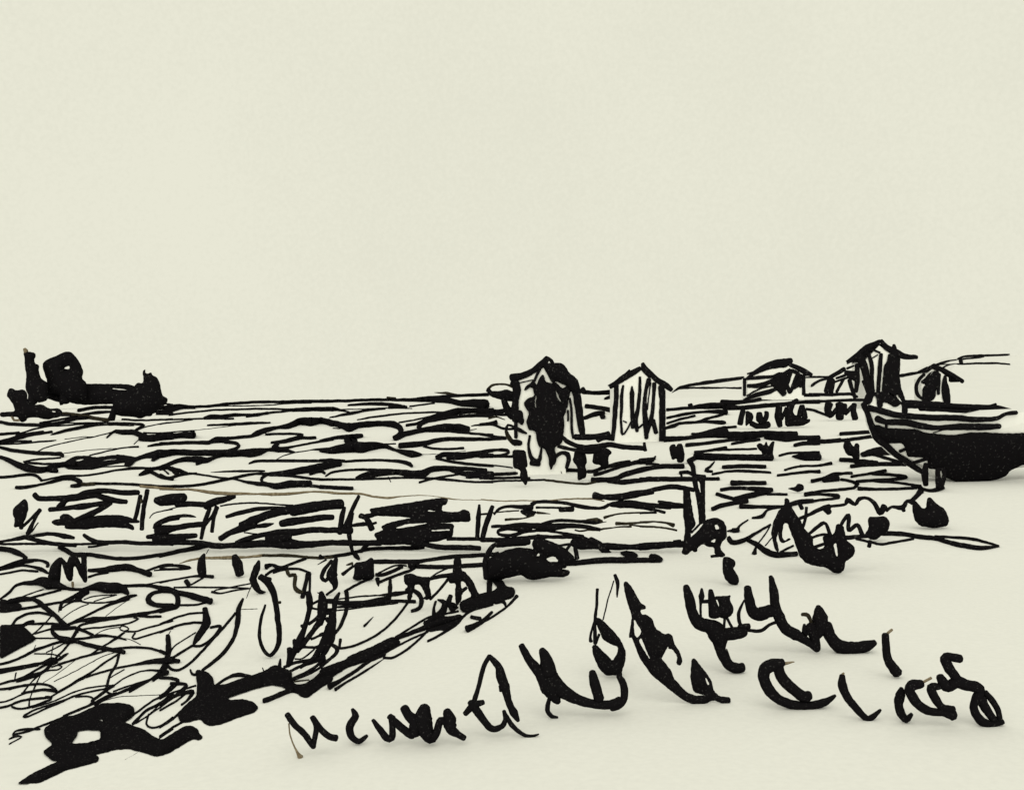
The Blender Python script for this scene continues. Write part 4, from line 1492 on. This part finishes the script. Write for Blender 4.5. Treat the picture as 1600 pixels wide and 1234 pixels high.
roof_slab(e, d + .05, (856, 563), (804, 588), 2.7, .05); roof_slab(e, d + .05, (858, 566), (901, 596), 2.7, .05)
d, e = hut_body('hut2', [(961, 694), (961, 600), (1002, 578), (1036, 600), (1036, 694)], 2.2)
roof_slab(e, d + .03, (1003, 574), (957, 601), 2.25, .06); roof_slab(e, d + .03, (1005, 576), (1046, 605), 2.25, .06)
d, e = hut_body('hut3', [(1168, 624), (1168, 592), (1180, 582), (1232, 567), (1256, 585), (1256, 624)], 4.0, .1)
roof_slab(e, d + .2, (1230, 565.5), (1176, 582), 4.1, .4); roof_slab(e, d + .2, (1233, 567), (1264, 584), 4.1, .4)
d, e = hut_body('house', [(1354, 638), (1350, 566), (1374, 540), (1402, 560), (1405, 638)], 3.5, .1)
roof_slab(e, d + .2, (1374, 536), (1341, 562), 3.6, .25); roof_slab(e, d + .2, (1376, 537), (1414, 556), 3.6, .25)
d, e = hut_body('hut4', [(1440, 640), (1440, 592), (1460, 574), (1482, 590), (1484, 640)], 1.8, .1)
roof_slab(e, d + .2, (1460, 572), (1446, 579), 1.9, .2); roof_slab(e, d + .2, (1462, 575), (1500, 594), 1.9, .2)

# pale hull of the boat: port and starboard sides, sheer to keel, and a deck
e = roots['boat']; o0 = e.location.copy()
M = Mesh(); TS = [0, .2, .45, .7, .88, 1]
def hull_pt(px, t, side):
    b = lerp_tab(px, 3); d = BD + side * b * hullfac(t)
    if t >= 1: d = BD + side * b * .12
    y = lerp_tab(px, 1) + (lerp_tab(px, 2) - lerp_tab(px, 1)) * t
    ref = P3(px, y, BD - b * hullfac(t) * 1.0)
    return Vector((ref.x + (side + 1) * 0, BD + side * b * (hullfac(t) if t < 1 else .12), ref.z))
cols = [b[0] for b in BOAT]
for side in (-1, 1):
    b0 = len(M.v)
    for px in cols:
        for tt in TS: M.v.append(hull_pt(px, tt, side))
    k = len(TS)
    for i in range(len(cols) - 1):
        for j in range(k - 1):
            M.f.append((b0+i*k+j, b0+(i+1)*k+j, b0+(i+1)*k+j+1, b0+i*k+j+1)); M.m.append(0)
n = len(cols) * len(TS); k = len(TS)
for i in range(len(cols) - 1):                    # keel strip and deck
    M.f.append((i*k+k-1, (i+1)*k+k-1, n+(i+1)*k+k-1, n+i*k+k-1)); M.m.append(0)
    M.f.append((i*k, (i+1)*k, n+(i+1)*k, n+i*k)); M.m.append(1)
M.f.append(tuple([n - k + j for j in range(k)] + [2*n - 1 - j for j in range(k)])); M.m.append(0)
M.build('hull', [M_HULL, M_SAND], o0, e, smooth=False)

# ------------------------------------------------------------------ land, track, dyke
M = Mesh(); XS = [-30000, -3000, -300, -60, -12, 0, 12, 60, 300, 3000, 30000]; YS = [-60, -12, 0, 6, 12, 24, 60, 200, 800, 4000, 40000]
for y in YS:
    for x in XS: M.v.append(Vector((x, y, gz(x, y))))
w = len(XS)
for j in range(len(YS) - 1):
    for i in range(w - 1):
        M.f.append((j*w+i, j*w+i+1, (j+1)*w+i+1, (j+1)*w+i)); M.m.append(0)
g = M.build('ground', [M_SAND], smooth=False); g['kind'] = 'structure'; g['label'] = 'flat pale land tilting gently up to the right'
M = Mesh()
for px, py in [(-60, 1300), (60, 1215), (330, 1110), (500, 1060), (805, 925), (1060, 878), (1330, 900), (1560, 862), (1720, 860), (2300, 800), (5000, 1300), (1900, 2600), (-400, 2600)]:
    q = P3(px, py, gd(px, py)); M.v.append(Vector((q.x, q.y, gz(q.x, q.y) + .004)))
M.f.append(tuple(range(len(M.v)))); M.m.append(0)
g = M.build('track', [M_TRACK], smooth=False); g['kind'] = 'structure'; g['label'] = 'bare pale sandy track in the foreground'
M = Mesh(); prof = PROF
for px, py in prof:
    c = P3(px, py, 306); zb = gz(c.x, 300) - .5
    M.v += [P3(px, hz(px) + H * F / 240.0 + .2, 240.0), Vector((c.x, 306, c.z)), Vector((c.x, 318, c.z)), Vector((c.x, 345, zb - .5))]
for i in range(len(prof) - 1):
    for j in range(3):
        M.f.append((4*i+j, 4*i+4+j, 4*i+5+j, 4*i+1+j)); M.m.append(0)
g = M.build('dyke', [M_DYKE], smooth=False); g['kind'] = 'structure'; g['label'] = 'low pale dyke rising behind the houses'

# ------------------------------------------------------------------ camera, sky, sun
cam = bpy.data.cameras.new('camera'); co = bpy.data.objects.new('camera', cam); col.objects.link(co)
cam.sensor_width = 36; cam.lens = 36; cam.clip_end = 90000; cam.clip_start = .05
co.location = (0, 0, H); co.rotation_euler = (math.radians(90), 0, 0)
scn = bpy.context.scene; scn.camera = co
scn.render.resolution_x, scn.render.resolution_y = 1024, 789

w = bpy.data.worlds.new('World'); scn.world = w; w.use_nodes = True
nt = w.node_tree; bg = nt.nodes['Background']; bg.inputs['Strength'].default_value = 1.0
tc = nt.nodes.new('ShaderNodeTexCoord'); no = nt.nodes.new('ShaderNodeTexNoise'); ra = nt.nodes.new('ShaderNodeValToRGB')
no.inputs['Scale'].default_value = 3.0; no.inputs['Detail'].default_value = 9.0; no.inputs['Roughness'].default_value = .62
ra.color_ramp.elements[0].position = .3; ra.color_ramp.elements[0].color = (0.770, 0.762, 0.634, 1)
ra.color_ramp.elements[1].position = .7; ra.color_ramp.elements[1].color = (0.808, 0.799, 0.666, 1)
gr = nt.nodes.new('ShaderNodeTexNoise'); gr.inputs['Scale'].default_value = 260; gr.inputs['Detail'].default_value = 3
ad = nt.nodes.new('ShaderNodeMath'); ad.operation = 'MULTIPLY_ADD'; ad.inputs[1].default_value = .9
nt.links.new(tc.outputs['Generated'], gr.inputs['Vector']); nt.links.new(gr.outputs['Fac'], ad.inputs[0])
su = nt.nodes.new('ShaderNodeMath'); su.operation = 'SUBTRACT'; su.inputs[1].default_value = .45
nt.links.new(no.outputs['Fac'], su.inputs[0]); nt.links.new(su.outputs[0], ad.inputs[2])
nt.links.new(tc.outputs['Generated'], no.inputs['Vector']); nt.links.new(ad.outputs[0], ra.inputs['Fac']); nt.links.new(ra.outputs['Color'], bg.inputs['Color'])
sun = bpy.data.lights.new('sun', 'SUN'); sun.energy = 1.5; sun.angle = math.radians(80); sun.color = (1, .982, .815)
so = bpy.data.objects.new('sun', sun); col.objects.link(so); so.rotation_euler = (math.radians(58), math.radians(-10), 0)
scn.view_settings.view_transform = 'Standard'; scn.view_settings.look = 'None'
scn.view_settings.exposure = 0; scn.view_settings.gamma = 1
